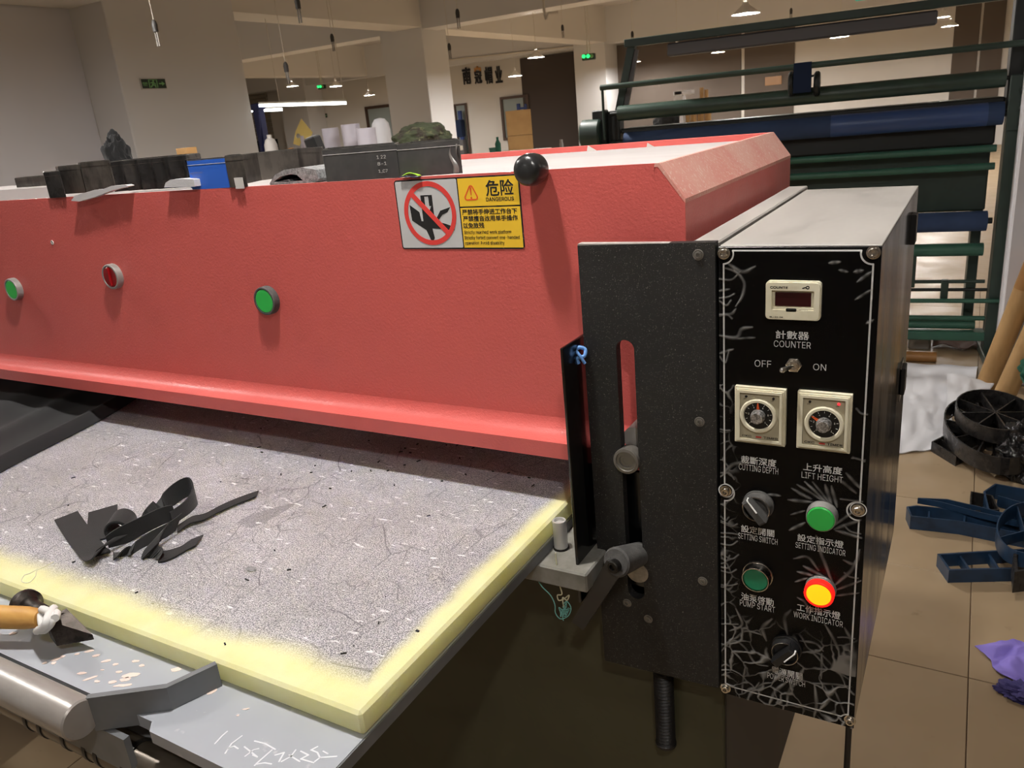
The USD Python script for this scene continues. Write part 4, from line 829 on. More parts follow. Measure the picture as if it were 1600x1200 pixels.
d3 = die('cutting_die', 'short worn steel die with a grey paper label beside the blue die', [(x2_+.006, .797), (x3_-.004, .801), (x3_-.06, .85), (x2_-.06, .86)], .042, 'die_worn')
part(d3, 'label', bx(bp(368, y=.796), bp(382, y=.797), .7945, .7954, ZL-.002, ZL+.013), 'label_grey', False)
y_ = .93
die('cutting_die', 'long open worn steel die behind the grey felt', [(bp(385, y=.86), .858), (bp(420, y=y_), .915), (bp(470, y=y_+.05), .985), (bp(512, y=y_), .93)], .041, 'die_worn', closed=False)
x1_, x2_, x3_ = bp(513, y=.803), bp(626, y=.803), bp(721, y=.815)
d5 = die('cutting_die', 'dark grey flat sided cutting die above the warning sticker', [(x1_, .803), (x2_-.002, .8035), (x2_-.07, .90), (x1_-.09, .91)], .039, 'die_grey')
part(d5, 'stamped_mark', wallprism(union_all([fit(glyphs(t_), bp(601), bp(615), ZL+a, ZL+a+.004) for t_, a in (('1 22', .024), ('8-1', .016), ('1_C7', .007))]), .8013, .0002), 'label_grey', False)
d6 = die('cutting_die', 'grey steel die with a torn clear tape end', [(x2_, .8045), (x3_, .817), (x3_-.045, .88), (x2_-.04, .89)], .038, 'die_grey')
tape = sheet(lambda u, v: np.array([x3_-.010+.011*u+.002*math.sin(7*v), .8145-.002*math.sin(5*u+3*v), ZL+.001+.033*v]), 8, 10, .0005)
part(d6, 'tape', tape, 'felt_tape', True, 'crumpled tape at the end of the die')
# grey felt roll, cloths and bits
fx0, fx1 = bp(427, y=.815), bp(508, y=.83); fr_ = fx1-fx0
oval = Polygon([(fx0, ZL+.001), (fx0+.012, ZL+.011), (fx0+.03, ZL+.0165), (fx1-.02, ZL+.018), (fx1+.004, ZL+.014), (fx1+.006, ZL+.004), (fx1-.01, ZL), (fx0+.02, ZL)]).buffer(.002)
cav = Polygon([(fx0+.006, ZL+.0035), (fx0+.020, ZL+.0098), (fx0+.04, ZL+.0122), (fx1-.030, ZL+.0105), (fx1-.020, ZL+.003), (fx0+.03, ZL+.002)])
inn = Polygon([(fx0+.014, ZL+.0035), (fx0+.03, ZL+.0055), (fx1-.045, ZL+.002), (fx1-.05, ZL+.0012), (fx0+.03, ZL+.0035)])
ft = thing('felt_roll', 'flattened roll of speckled grey felt with a black inside', 'felt', ((fx0+fx1)/2, .85, ZL))
part(ft, 'felt', [place(extrude(oval.difference(cav), .075), (0, .885, 0), (1, 0, 0), (0, 0, 1), (0, -1, 0)), place(extrude(inn, .07), (0, .884, 0), (1, 0, 0), (0, 0, 1), (0, -1, 0))], 'felt', 30)
part(ft, 'lining', place(extrude(cav, .04), (0, .884, 0), (1, 0, 0), (0, 0, 1), (0, -1, 0)), 'black_cloth', 30, 'black lining inside the felt')
def edge_poly(px, y): return Polygon([(at(u, v, 1, y)[0], at(u, v, 1, y)[2]) for u, v in px]).buffer(.0012).buffer(-.0006)
single('grey_cloth', [wallprism(edge_poly(((114, 313), (119, 306), (150, 297), (163, 296), (176, 291), (198, 289), (202, 290.5), (176, 297), (150, 307), (126, 314)), .79), .7985, .011)], 'cloth_grey', 'pale grey cloth pinched under the black dies and drooping over the edge', 'cloth', smooth=20)
single('white_cloth', wallprism(edge_poly(((257, 292.5), (259, 286), (266, 281.5), (285, 280), (302, 281), (304, 291)), .79), .8085, .0185), 'cloth_grey', 'folded white cloth pad under the scalloped black die', 'cloth', smooth=20)
px0 = bp(640, y=.812)
pk = thing('packet', 'small lime green and navy packet in front of the grey die', 'packet', (px0+.02, .81, ZL))
part(pk, 'body', sheet(lambda u, v: np.array([px0+.026*u, .7965+.006*v, ZL+.0016+.0042*math.sin(math.pi*u)*(1-.3*v)]), 16, 8, .0014), 'packet_green', True)
part(pk, 'edge', sheet(lambda u, v: np.array([px0-.003+.032*u, .7955+.003*v, ZL+.0012+.001*math.sin(6*u)]), 14, 5, .001), 'packet_navy', True)
for (u, v, r, lab) in ((923, 233, .010, 'white paper scrap standing against the back rim'), (1015, 231, .007, 'tiny white scrap by the back rim')):
    q = at(u, v, 1, YK-.008)
    single('paper_scrap', place(extrude(Polygon([(-r*.7, 0), (r*1.1, 0), (-r*.5, r*.95)]), .0015), (q[0], YK-.0075, ZT-.0094), (1, 0, 0), (0, 0, 1), (0, -1, 0)), 'label_grey', lab, 'paper scrap', smooth=False)
# black crumpled cloth lumps at the back of the beam
def lump(c, r, seed, n=3, amp=.35, freq=1.6):
    s = trimesh.creation.icosphere(n, 1.0); v = s.vertices.copy(); d = 1 + amp*(meshkit.fbm(v*freq+seed*7.3, 3, seed)-.5)*2
    v = v*d[:, None]*np.array(r); v[:, 2] = np.maximum(v[:, 2], -r[2]*.55); s.vertices = v + np.array(c) + [0, 0, r[2]*.55]; return s
q = at(182, 236, 1, 1.22); zt3 = at(178, 219, 1, 1.22)[2]; single('black_cloth_lump', lump((q[0], 1.22, ZT-.0094), (.034, .03, (zt3-ZT+.0094)/1.35), 3, 4, .42, 2.3), 'black_cloth', 'crumpled black cloth bunched up behind the scalloped die', 'cloth', smooth=60)
q = at(231, 240, 1, 1.22); single('black_cloth_lump', lump((q[0], 1.24, ZT-.0094), (.022, .02, .016), 5), 'black_cloth', 'low black cloth lump between the black cloth and the tape roll', 'cloth', smooth=60)
q = at(292, 235, 1, 1.25); single('small_carton', bx(q[0]-.018, q[0]+.016, 1.235, 1.265, ZT-.0094, q[2]+.006, .001), 'cardboard', 'small brown carton beside the white tape roll', 'carton')
q = at(311, 234, 1, 1.23); tp = thing('tape_roll', 'white tape roll standing on its edge behind the dies', 'tape', (q[0], 1.23, ZT))
part(tp, 'roll', lathe([(.013, 0), (.022, 0), (.022, .02), (.013, .02), (.013, 0)], (q[0], 1.235, ZT-.0094+.022), (-.5, -1, 0), 30), 'cloth_grey', 30)

# ================================================================ ON THE CUTTING MAT AND TRAY
ZM = MAT_Z1
def mp(u, v, h=0): return at(u, v, 2, ZM+h)
# black fabric piece, folded in soft ridges, lying from under the beam to the near edge
fa, fb = mp(-30, 760), mp(142, 664)
dirv = (fb-fa)/np.linalg.norm(fb-fa); perp = np.array([-dirv[1], dirv[0], 0])
def fab(u, v):
    ln = .62*u-.06; w = .46*v
    ridge = .016*math.exp(-((w-.020)/.018)**2) + .012*math.exp(-((w-.13-.03*u)/.03)**2)*(1-.3*u) + .008*math.exp(-((w-.27)/.05)**2)
    e = min(1, v/.03)
    p = fa + dirv*ln + perp*w + perp*.006*math.sin(9*u)
    p[2] = ZM + .0028 + ridge*e*(1 if u < .98 else .6) + .0015*meshkit.noise(np.array([u*8, v*6, 0.]), 4)
    return p
single('black_fabric', sheet(fab, 50, 60, .0024), 'black_cloth_soft', 'black fabric piece in soft ridges at the far end of the mat', 'fabric', smooth=60)
# scrap of black elastic: one long strip that folds and loops
sc_ = thing('black_fabric_scrap', 'curled strip of black knit fabric lying on the mat', 'fabric scrap', mp(220, 840))
def strip(pts, wid, ups, n=7, t=.0016):
    P = smoothpath([mp(u, v) + [0, 0, h] for u, v, h in pts], n); U = smoothpath(ups, n); return ribbon(P, wid, U, t)
Zu = (0, 0, 1)
def vec(a, b): return (mp(*b)-mp(*a))
flat = vec((100, 808), (125, 800))
part(sc_, 'strip', strip([(104, 808, .002), (124, 838, .002), (140, 858, .003), (152, 874, .005), (158, 876, .012), (170, 866, .014), (186, 858, .012)], .030, [vec((92, 810), (118, 800))]*2 + [vec((120, 850), (150, 838)), vec((135, 862), (165, 855)), vec((140, 878), (160, 856)), vec((146, 880), (176, 858)), vec((150, 880), (195, 855))]), 'black_cloth', 40)
part(sc_, 'strip', strip([(162, 798, .003), (160, 822, .002), (156, 846, .002)], .036, [vec((140, 806), (182, 794))]*3), 'black_cloth', 40)
# rolled middle
ra, rb = mp(176, 848, .014), mp(206, 818, .016)
part(sc_, 'rolled_end', lathe([(.0135, 0), (.0150, .001), (.0150, .036), (.0135, .037), (.0115, .036), (.0110, .001), (.0135, 0)], mp(186, 846)+[0, 0, .013], mp(203, 818)-mp(186, 846), 28), 'black_cloth', 40)
part(sc_, 'strip', strip([(170, 856, .003), (196, 850, .012), (232, 836, .016), (262, 822, .016), (276, 816, .012)], .026, [Zu, (0, -.3, 1), (0, -.5, 1), (0, -.4, 1), Zu]), 'black_cloth', 40)
part(sc_, 'strip', strip([(178, 872, .003), (205, 866, .004), (230, 852, .006), (262, 838, .008), (282, 826, .010)], .022, [vec((178, 882), (178, 862)), vec((205, 876), (205, 858))] + [(0, .5, .6)]*3), 'black_cloth', 40)
part(sc_, 'strip', strip([(226, 826, .004), (252, 802, .008), (280, 786, .016), (302, 781, .020), (308, 788, .012), (296, 802, .006), (270, 820, .004)], .028, [vec((216, 820), (240, 832)), vec((242, 798), (262, 810)), Zu, Zu, Zu, Zu, Zu]), 'black_cloth', 40)
part(sc_, 'strip', strip([(278, 830, .003), (300, 818, .005), (320, 812, .004), (345, 798, .003), (372, 786, .003), (402, 775, .003)], [.016]*43 if False else .019, [vec((290, 838), (290, 822))] + [vec((300, 824), (304, 810)), vec((320, 818), (324, 806)), vec((345, 806), (347, 792)), vec((372, 796), (374, 780)), vec((398, 784), (406, 770))]), 'black_cloth', 40)
part(sc_, 'strip', strip([(262, 846, .014), (246, 856, .012), (236, 868, .004), (252, 872, .002), (275, 866, .002), (296, 854, .002), (312, 848, .003)], .026, [(.2, .6, .8), (.3, .8, .5), vec((230, 872), (246, 860)), vec((250, 878), (258, 862)), vec((270, 870), (280, 856)), vec((292, 862), (302, 842)), vec((306, 856), (318, 840))]), 'black_cloth', 40)
q = mp(393, 890); single('dark_chip', lump((q[0], q[1], ZM-.0005), (.0075, .004, .0016), 8, 2), 'felt', 'small grey oval chip lying on the mat', 'chip', smooth=60)
th = thing('thread', 'pale loose thread looped near the edge of the mat', 'thread', mp(45, 895))
part(th, 'fibre', tube(smoothpath([mp(u, v)+[0, 0, .0006] for u, v in ((84, 878), (70, 886), (58, 892), (55, 902), (45, 911), (34, 909), (38, 900), (48, 896), (60, 889))], 6), .0005, 6), 'thread_pale')
r9 = np.random.default_rng(5); crumbs = []
for k in range(70):
    uu, vv = (r9.uniform(400, 860), r9.uniform(640, 760)) if k < 40 else (r9.uniform(60, 840), r9.uniform(690, 1050)); c = mp(uu, vv)
    if not (MAT_Y0+.02 < c[1] < 1.2 and c[0] < MAT_X1-.02): continue
    a_ = r9.uniform(0, 6.28); l_ = r9.uniform(.0009, .0032); w_ = r9.uniform(.0006, .0014); d_ = np.array([math.cos(a_), math.sin(a_), 0]); n_ = np.array([-d_[1], d_[0], 0])
    crumbs.append(trimesh.convex.convex_hull(np.array([c + d_*l_*e + n_*w_*f + [0, 0, h_] for e in (-1, 1) for f in (-.6, 1) for h_ in (0, .0011)])))
single('cloth_crumbs', crumbs, 'black_cloth', 'scattered tiny black cloth crumbs on the cutting mat', 'crumbs', kind='stuff', smooth=False)
# hammer: wooden handle over the tray, iron head with a rag of white rubber
hb = thing('hammer', 'short hammer with wooden handle and white rag tied at the head', 'hammer', at(40, 965, 2, TZ))
Hc = at(80, 968, 2, TZ+.036); hd = at(64, 966, 2, TZ+.03); ha = at(-60, 962, 2, TZ+.030)
part(hb, 'handle', lathe([(0, 0), (.010, .001), (.0125, .03), (.0118, .08), (.0095, np.linalg.norm(hd-ha)), (0, np.linalg.norm(hd-ha)+.001)], ha, hd-ha, 24), 'wood', 40)
f0, f1 = at(36, 942, 2, TZ+.030), at(112, 985, 2, TZ+.026)
hx = f1-f0; LH = np.linalg.norm(hx)
part(hb, 'head', [lathe([(0, 0), (.015, .001), (.0165, .004), (.0165, .010), (.012, .014), (.0095, .022), (.0095, LH*.55), (.011, LH*.6), (.0115, LH*.78), (0, LH*.79)], f0, hx, 28),
    trimesh.convex.convex_hull(np.array([f0 + hx*.74 + a*.011*frame_of(hx)[0] + b*.011*frame_of(hx)[1] for a in (-1, 1) for b in (-1, 1)] + [f0 + hx*1.0 + a*.018*np.array([.77, .64, 0]) + b*np.array([0, 0, .003]) - np.array([0, 0, .012]) for a in (-1, 1) for b in (-1, 1)]))], 'iron', 30)
rg = [tube(smoothpath([at(u, v, 2, TZ+h) for u, v, h in pts], 5), .0042, 8) for pts in (((66, 952, .040), (78, 958, .046), (80, 972, .042), (70, 984, .030), (60, 984, .022)), ((84, 950, .044), (76, 962, .047), (70, 978, .040), (58, 986, .020)), ((72, 956, .036), (88, 958, .044), (86, 966, .046)), ((64, 960, .034), (66, 974, .034), (70, 982, .030)))]
part(hb, 'rag', rg, 'white_rubber', 50, 'white rag tied round the head')
# green thread hanging at the edge of the mat
tg_ = thing('thread', 'pale green thread hanging from the mat edge with a tangled end', 'thread', at(850, 870, 1, .69))
def hp(u, v, y=.70): return at(u, v, 1, y)
part(tg_, 'fibre', tube(smoothpath([hp(845, 858, .735), hp(832, 868, .72), hp(834, 890), hp(845, 914), hp(860, 930), hp(867, 945), hp(868, 958), hp(876, 967), hp(888, 962), hp(892, 950), hp(886, 940), hp(880, 944)], 6), .0007, 6), 'thread_cyan')
part(tg_, 'fibre', tube(smoothpath([hp(868, 864), hp(870, 884), hp(874, 912), hp(878, 928), hp(871, 930), hp(873, 938), hp(881, 936), hp(889, 930), hp(886, 938), hp(879, 934), hp(881, 950)], 6), .0008, 6), 'thread_pale')
tgl = []
for k in range(7): tgl.append(tube(smoothpath([hp(881+rng.normal(0, 4), 955+rng.normal(0, 6), .70+rng.normal(0, .002)) for _ in range(6)], 5), .0006, 5))
part(tg_, 'tangle', tgl, 'thread_cyan')
ct = thing('cable_tie', 'light blue cable tie knotted at the guide plate edge', 'cable tie', at(903, 556, 1, .748))
part(ct, 'loop', tube(smoothpath([at(u, v, 1, y) for u, v, y in ((893, 566, .742), (896, 552, .742), (904, 543, .744), (914, 546, .747), (913, 556, .744), (902, 560, .741), (904, 568, .742))], 7), .0022, 10), 'tie_blue', 50)
part(ct, 'tail', tube(smoothpath([at(u, v, 1, y) for u, v, y in ((900, 548, .741), (906, 556, .740), (914, 568, .742))], 6), .0018, 10), 'tie_blue', 50)

# ================================================================ FLOOR: dies, cloth, tubes
def fp_(u, v, h=0): return at(u, v, 2, h)
def fdie(label, px, h, m, bars=(), z=0, t=.004, group='steel dies on the floor', closed=True, name='cutting_die'):
    pts = [fp_(u, v, z+h) for u, v in px]
    d = thing(name, label, 'cutting die', (np.mean([p[0] for p in pts]), np.mean([p[1] for p in pts]), z), group)
    part(d, 'blade', loop(pts, z, h, t, closed), m, 20)
    for b in bars: part(d, 'cross_bar', loop([fp_(u, v, z+h) for u, v in b], z+h*.12, h*.7, t, False), m, 20)
    return d
H1 = .05
fdie('long tapering blue steel die reaching furthest out on the tiles', ((1418, 792), (1432, 790), (1470, 794), (1560, 812), (1640, 826), (1640, 842), (1560, 826), (1500, 814), (1424, 806)), H1, 'die_blue_floor', (((1452, 795), (1452, 810)), ((1508, 802), (1506, 816)), ((1560, 812), (1558, 826))), t=.006)
fdie('blue steel die with a raised wedge strip above the tapering die', ((1436, 778), (1470, 784), (1530, 800), (1610, 818), (1608, 812), (1536, 793), (1480, 780)), .022, 'die_blue_floor', z=.0505, t=.004)
fdie('blue ladder shaped steel die lying nearest the purple cloth', ((1467, 866), (1530, 862), (1640, 856), (1640, 886), (1560, 888), (1484, 890)), .045, 'die_blue_floor', (((1500, 864), (1517, 889)), ((1545, 861), (1563, 888)), ((1590, 859), (1604, 887))), t=.007)
fdie('curved blue steel die leaning by the black plastic', ((1538, 768), (1556, 756), (1600, 764), (1650, 776), (1650, 800), (1600, 800), (1560, 806), (1544, 794)), .06, 'die_blue_floor', (((1560, 770), (1630, 790)),), z=0, t=.006)
arc = [(1562+50*math.cos(a), 822-40*math.sin(a)) for a in np.linspace(2.0*math.pi, 0, 30)[:-1]]
fdie('round blue steel die ring with a wide cross strip', [(u+46, v+2) for u, v in arc], .05, 'die_blue_floor', (((1560, 836), (1650, 812)), ((1590, 786), (1612, 860))), z=.0755, t=.004)
fdie('small open black box die in front of the blue dies', ((1518, 768), (1550, 774), (1560, 796), (1516, 798)), .06, 'die_black', t=.005)
fdie('black rectangular steel die lying at the edge of the white fabric', ((1457, 690), (1492, 672), (1536, 692), (1494, 712)), .045, 'die_black', (((1470, 684), (1512, 702)),), t=.006)
# big black oval die with spokes
ov = [(1548+72*math.cos(a)*1.0, 668+44*math.sin(a)+18*math.cos(a)) for a in np.linspace(0, 2*math.pi, 34)[:-1]]
bars = []
for k in range(10):
    a = 2*math.pi*k/10; bars.append(((1548+72*math.cos(a), 668+44*math.sin(a)+18*math.cos(a)), (1548+24*math.cos(a), 668+14*math.sin(a)+6*math.cos(a))))
bars += [((1548+24*math.cos(a), 668+14*math.sin(a)+6*math.cos(a)), (1548+24*math.cos(a+.63), 668+14*math.sin(a+.63)+6*math.cos(a+.63))) for a in np.arange(10)*.628]
fdie('big oval black cap die with spokes under the cardboard tubes', ov, .07, 'die_black', bars, z=.047, t=.006)
ov2 = [(1556+62*math.cos(a), 640+30*math.sin(a)+10*math.cos(a)) for a in np.linspace(0, 2*math.pi, 30)[:-1]]
fdie('second black cap die stacked on the big oval black die', ov2, .06, 'die_black', [((1556+62*math.cos(a), 640+30*math.sin(a)+10*math.cos(a)), (1556-62*math.cos(a), 640-30*math.sin(a)-10*math.cos(a))) for a in (.4, 1.2, 2.1, 2.8)], z=.119, t=.006)
q = fp_(1590, 745); single('black_plastic_bag', lump((q[0]+.03, q[1]+.06, 0), (.12, .13, .13), 11, 5, .4, 2.6), 'plastic_black', 'shiny black plastic bag heaped behind the blue dies', 'bag', smooth=60)
q = fp_(1606, 660); single('green_cloth_heap', lump((q[0]+.04, q[1]+.05, .181), (.09, .10, .09), 14, 4, .4, 2.2), 'green_cloth', 'dark green cloth heaped on the black dies by the wall pier', 'cloth', smooth=60)
q = fp_(1598, 870); fdie('black square die end poking in beside the ladder shaped die', ((1586, 866), (1640, 858), (1640, 886), (1588, 892)), .07, 'die_black', z=.0755 if False else 0.046, t=.008)
# purple cloth
pa, pb, pc_, pd = fp_(1522, 1017), fp_(1640, 1000), fp_(1650, 1060), fp_(1586, 1072)
def pur(u, v):
    p = (1-v)*((1-u)*pa + u*pb) + v*((1-u)*pd + u*pc_)
    p = p + .02*np.array([math.sin(7*v+2*u), math.sin(5*u-3*v), 0])*.5
    p[2] = .004 + .022*max(0, meshkit.fbm(np.array([u*3.2, v*3.2, .5]), 3, 21)-.38)*2 + .008*abs(math.sin(6*u+5*v)); return p
pu = thing('purple_cloth', 'crumpled lavender purple cloth on the floor tiles', 'cloth', (pa+pb+pc_+pd)/4)
part(pu, 'cloth', sheet(pur, 36, 30, .002), 'purple_cloth', 60)
q0, q1 = fp_(1583, 1084), fp_(1610, 1090)
part(pu, 'fringe', lump(((q0[0]+q1[0])/2, (q0[1]+q1[1])/2, 0), (.05, .035, .018), 4, 4, .6, 4), 'purple_fringe', 40)
# white fabric on the floor by the machine
wa, wb, wc, wd = fp_(1385, 568), fp_(1528, 575), fp_(1484, 700), fp_(1385, 712)
wq = fp_(1462, 704)
def wh(u, v):
    p = (1-v)*((1-u)*wa + u*wb) + v*((1-u)*wd + u*wq)
    p = p + np.array([.12*max(0, u-.7)*math.sin(3*v*math.pi), .05*math.sin(5*u), 0])*v*(1-v)*3
    p[2] = .006 + .055*max(0, meshkit.fbm(np.array([u*2.5+3, v*3., .5]), 3, 6)-.40)*(1-abs(2*v-1)**3) + .006*math.sin(7*u+4*v)**2; return p
single('white_fabric', sheet(wh, 44, 50, .004), 'white_fabric', 'large white fabric sheet crumpled on the floor by the machine', 'fabric', smooth=60)
wa2, wb2, wc2, wd2 = fp_(1478, 602), fp_(1552, 612), fp_(1536, 640), fp_(1478, 672)
single('white_fabric', sheet(lambda u, v: ((1-v)*((1-u)*wa2+u*wb2)+v*((1-u)*wd2+u*wc2))*np.array([1, 1, 0]) + [0, 0, .045+.03*meshkit.fbm(np.array([u*3, v*3, 2.]), 3, 8)-.035*max(0, u-.6)], 24, 20, .004), 'white_fabric', 'smaller white fabric fold tucked towards the cardboard tubes', 'fabric', smooth=60)
for (u0, v0, u1, v1, w, h, m, nm, lab) in ((1395, 564, 1462, 566, .06, .03, 'tape_brown', 'rolled_paper', 'brown paper roll lying behind the white fabric'), (1418, 545, 1452, 545, .10, .09, 'bezel_grey', 'metal_box', 'grey metal box under the green machine'), (1456, 548, 1540, 552, .12, .05, 'brown_strip', 'brown_scrap', 'dark brown leather scrap under the green machine')):
    A, B = fp_(u0, v0), fp_(u1, v1)
    if nm == 'brown_scrap': single(nm, sheet(lambda u, v: (A+(B-A)*u)*[1, 1, 0] + [0, w*2*v+.03*math.sin(9*u), .01+h*meshkit.fbm(np.array([u*4, v*2, 0.]), 3, 2)], 30, 10, .004), m, lab, 'scrap', smooth=40)
    elif nm == 'rolled_paper': single(nm, cyl(A+[0, 0, h], B+[0, 0, h], h, n=18), m, lab, 'paper roll')
    else: single(nm, bx(A[0], B[0], A[1], A[1]+w*2, 0, h, .006), m, lab, 'box')
# cardboard tubes leaning on the pier
for (u0, v0, u1, v1, r, lab) in ((1540, 606, 1622, 400, .046, 'brown cardboard tube leaning on the pier, nearer the green machine'), (1562, 636, 1650, 440, .046, 'brown cardboard tube leaning on the pier, nearer the black dies')):
    A = fp_(u0, v0); A[2] = .01; Y1 = 4.39-r
    B = at(u1, v1, 1, Y1)
    t = thing('cardboard_tube', lab, 'tube', A, 'cardboard tubes leaning on the pier'); L = np.linalg.norm(B-A)*1.05
    part(t, 'tube', lathe([(r-.007, 0), (r, 0), (r, L), (r-.007, L), (r-.007, 0)], A, B-A, 32), 'tube_card', 30)
    part(t, 'tape', lathe([(r+.0006, L*.72), (r+.0006, L*.9)], A, B-A, 32), 'tape_brown', 30)

# ================================================================ FAR HALL
YW = YB-.005
def wp(u, v, y=YW): p = at(u, v, 1, y); return p[0], p[2]
sg = thing('wall_sign', 'big black Chinese lettering on the far wall below the beam', 'sign', (at(754, 118, 1, YW)[0], YW, 2.4))
for chs, u0, u1, vt, vb in (('南', 722, 737, 106, 131), ('冠', 741, 754, 112, 130), ('帽', 757, 771, 105, 130), ('业', 773, 786, 104, 129)):
    x0, z1 = wp(u0, vt); x1, z0 = wp(u1, vb)
    part(sg, 'letter', wallprism(fit(glyphs(chs, 'cjk', 2), x0, x1, z0, z1), YW, .03), 'letter_black', 20)
x0, z1 = wp(741, 104); x1, z0 = wp(752, 111); part(sg, 'letter_top', wallprism(fit(glyphs('宀', 'cjk', 5), x0, x1, z0, z1), YW, .03), 'letter_orange', 20, 'orange top stroke of the second letter')
def wall_frame(name, label, cat_, u0, u1, vt, vb, wpx, pane, y=YW, zb=None):
    x0, z1 = wp(u0, vt, y); x1, z0 = wp(u1, vb, y); z0 = zb if zb is not None else z0; w = (x1-x0)/(u1-u0)*wpx
    t = thing(name, None, None, ((x0+x1)/2, y, z0), kind='structure')
    part(t, 'frame', wallprism(sbox(x0, z0, x1, z1).difference(sbox(x0+w, z0+(0 if zb == 0 else w), x1-w, z1-w)), y, .06), 'frame_brown', 20)
    part(t, 'pane', wallprism(sbox(x0+w, z0, x1-w, z1-w), y, .012), pane, False)
    return t, (x0+w, x1-w, z0, z1-w)
d1, r1_ = wall_frame('door_1', '', '', 710, 737, 163, 240, 3.2, 'glass_grey', zb=0)
d2, r2_ = wall_frame('window_1', '', '', 782, 833, 152, 236, 4, 'glass_grey', zb=.9)
d3, r3_ = wall_frame('window_2', '', '', 571, 622, 167, 236, 4, 'glass_grey', zb=.9)
sf = thing('blue_rack', 'blue storage rack seen in the narrow brown doorway', 'rack', (r1_[0]+.2, YW-.3, 0))
wd_ = r1_[1]-r1_[0]
part(sf, 'upright', bx(r1_[1]-.16, r1_[1]-.06, YW-.22, YW-.12, 0, wp(730, 172)[1], .01), 'shelf_blue')
part(sf, 'shelf_body', [bx(r1_[0]+.04, r1_[1]-.05, YW-.25, YW-.05, wp(720, 214)[1], wp(720, 187)[1], .02)], 'fabric_navy', 20)
part(sf, 'lower_body', [bx(r1_[0]+.04, r1_[1]-.05, YW-.25, YW-.05, .0, wp(720, 218)[1], .02)], 'lamp_housing', 20)
rk = thing('blue_rack', 'pair of thin blue uprights seen through the wide far window', 'rack', (r2_[1]-.3, YW-.1, r2_[2]))
for uu in (811, 823): xx = wp(uu, 165)[0]; part(rk, 'upright', bx(xx-.05, xx+.05, YW-.06, YW-.012, .9, wp(uu, 162)[1], .01), 'shelf_blue')
part(rk, 'cross_bar', bx(wp(809, 168)[0], wp(824, 168)[0], YW-.055, YW-.015, wp(811, 171)[1], wp(811, 168)[1]), 'shelf_blue')
# exit signs
def exit_sign(label, P, X, Z, w, h, lit=False):
    N = np.cross(Z, X)*-1.0; X, Z = np.array(X, float), np.array(Z, float); N = np.cross(X, Z)
    t = thing('exit_sign', label, 'exit sign', P, 'exit signs')
    f = lambda g, d, e: place(extrude(g, e), np.array(P) + N*d, X, Z, N)
    part(t, 'plate', f(sbox(-w/2, -h/2, w/2, h/2), 0, .015), 'label_grey' if not lit else 'exit_dark', 20)
    part(t, 'face', f(sbox(-w/2+.008, -h/2+.008, w/2-.008, h/2-.008), .015, .002), 'exit_lit' if lit else 'exit_dark', False)
    run = Point(-.01*w, h*.25).buffer(h*.09).union(LineString([(-.02*w, h*.12), (-.06*w, -.1*h), (-.13*w, -.3*h)]).buffer(h*.055)).union(LineString([(-.06*w, -.1*h), (.05*w, -.15*h), (.05*w, -.33*h)]).buffer(h*.055)).union(LineString([(-.12*w, .08*h), (-.03*w, .12*h), (.06*w, -.02*h)]).buffer(h*.045))
    door = sbox(-.2*w, -.38*h, .14*w, .38*h).difference(sbox(-.17*w, -.38*h, .11*w, .33*h))
    arr = Polygon([(.2*w, .06*h), (.32*w, .06*h), (.32*w, .2*h), (.44*w, 0), (.32*w, -.2*h), (.32*w, -.06*h), (.2*w, -.06*h)])
    part(t, 'pictogram', f(union_all([run, door, arr]), .017, .002), 'exit_green_paint' if not lit else 'print_white', False)
    part(t, 'lettering', f(fit(glyphs('安全出口', 'cjk', 2), -.44*w, -.25*w, -.02*h, .14*h).union(fit(glyphs('EXIT', 'latin', 1), -.43*w, -.26*w, -.18*h, -.06*h)), .017, .002), 'exit_green_paint' if not lit else 'print_white', False)
    return t
e0, e1 = at(219, 131, 0, -8.368), at(258.5, 131, 0, -8.368); eh = at(238, 123, 0, -8.368)[2]-at(238, 140, 0, -8.368)[2]
exit_sign('dark green exit sign with running figure on the wide pillar', (e0+e1)/2, (0, 1, 0), (0, 0, 1), e1[1]-e0[1], eh)
e0, e1 = at(500, 181, 1, YW), at(512, 181, 1, YW); exit_sign('tiny dark exit sign on the far wall under the glowing one', (e0+e1)/2, (1, 0, 0), (0, 0, 1), e1[0]-e0[0], .14)
def twin_light(label, P, w, zc=3.05):
    P = np.array(P); t = thing('emergency_light', label, 'emergency light', P, 'green emergency lights')
    part(t, 'box', bx(P[0]-w/2, P[0]+w/2, P[1]-.04, P[1]+.04, P[2]-w*.22, P[2]+w*.22, .01), 'exit_dark', 20)
    for s in (-.3, .05, .34): part(t, 'lamp', lathe([(0, 0), (w*.13, .01), (w*.13, .03), (w*.08, .04), (0, .04)], P + [w*s, -.04, w*.05*(1-s)], (0, -1, 0), 18), 'exit_lit' if s < .3 else 'exit_green_paint', 30)
    for s in (-.1, .1): part(t, 'hanger', cyl(P + [w*s, 0, 0], (P[0]+w*s, P[1], zc), .010, n=8), 'cord_white')
    return t
twin_light('green twin emergency light hanging before the pillar with a pulley cover below', dep(920, 89, 14), .24, 3.9)
twin_light('round glowing green exit light above the white tube light', dep(503, 136, 19.5), .22, 3.9)
q = dep(1345, 1, 9); single('green_ceiling_sign', [bx(q[0]-.07, q[0]+.07, q[1]-.03, q[1]+.03, q[2], q[2]+.16, .02), cyl(q + [0, 0, .1], (q[0], q[1], 3.9), .006, n=8)], 'teal_sign', 'teal green hanging sign at the top edge above the green machine', 'sign')
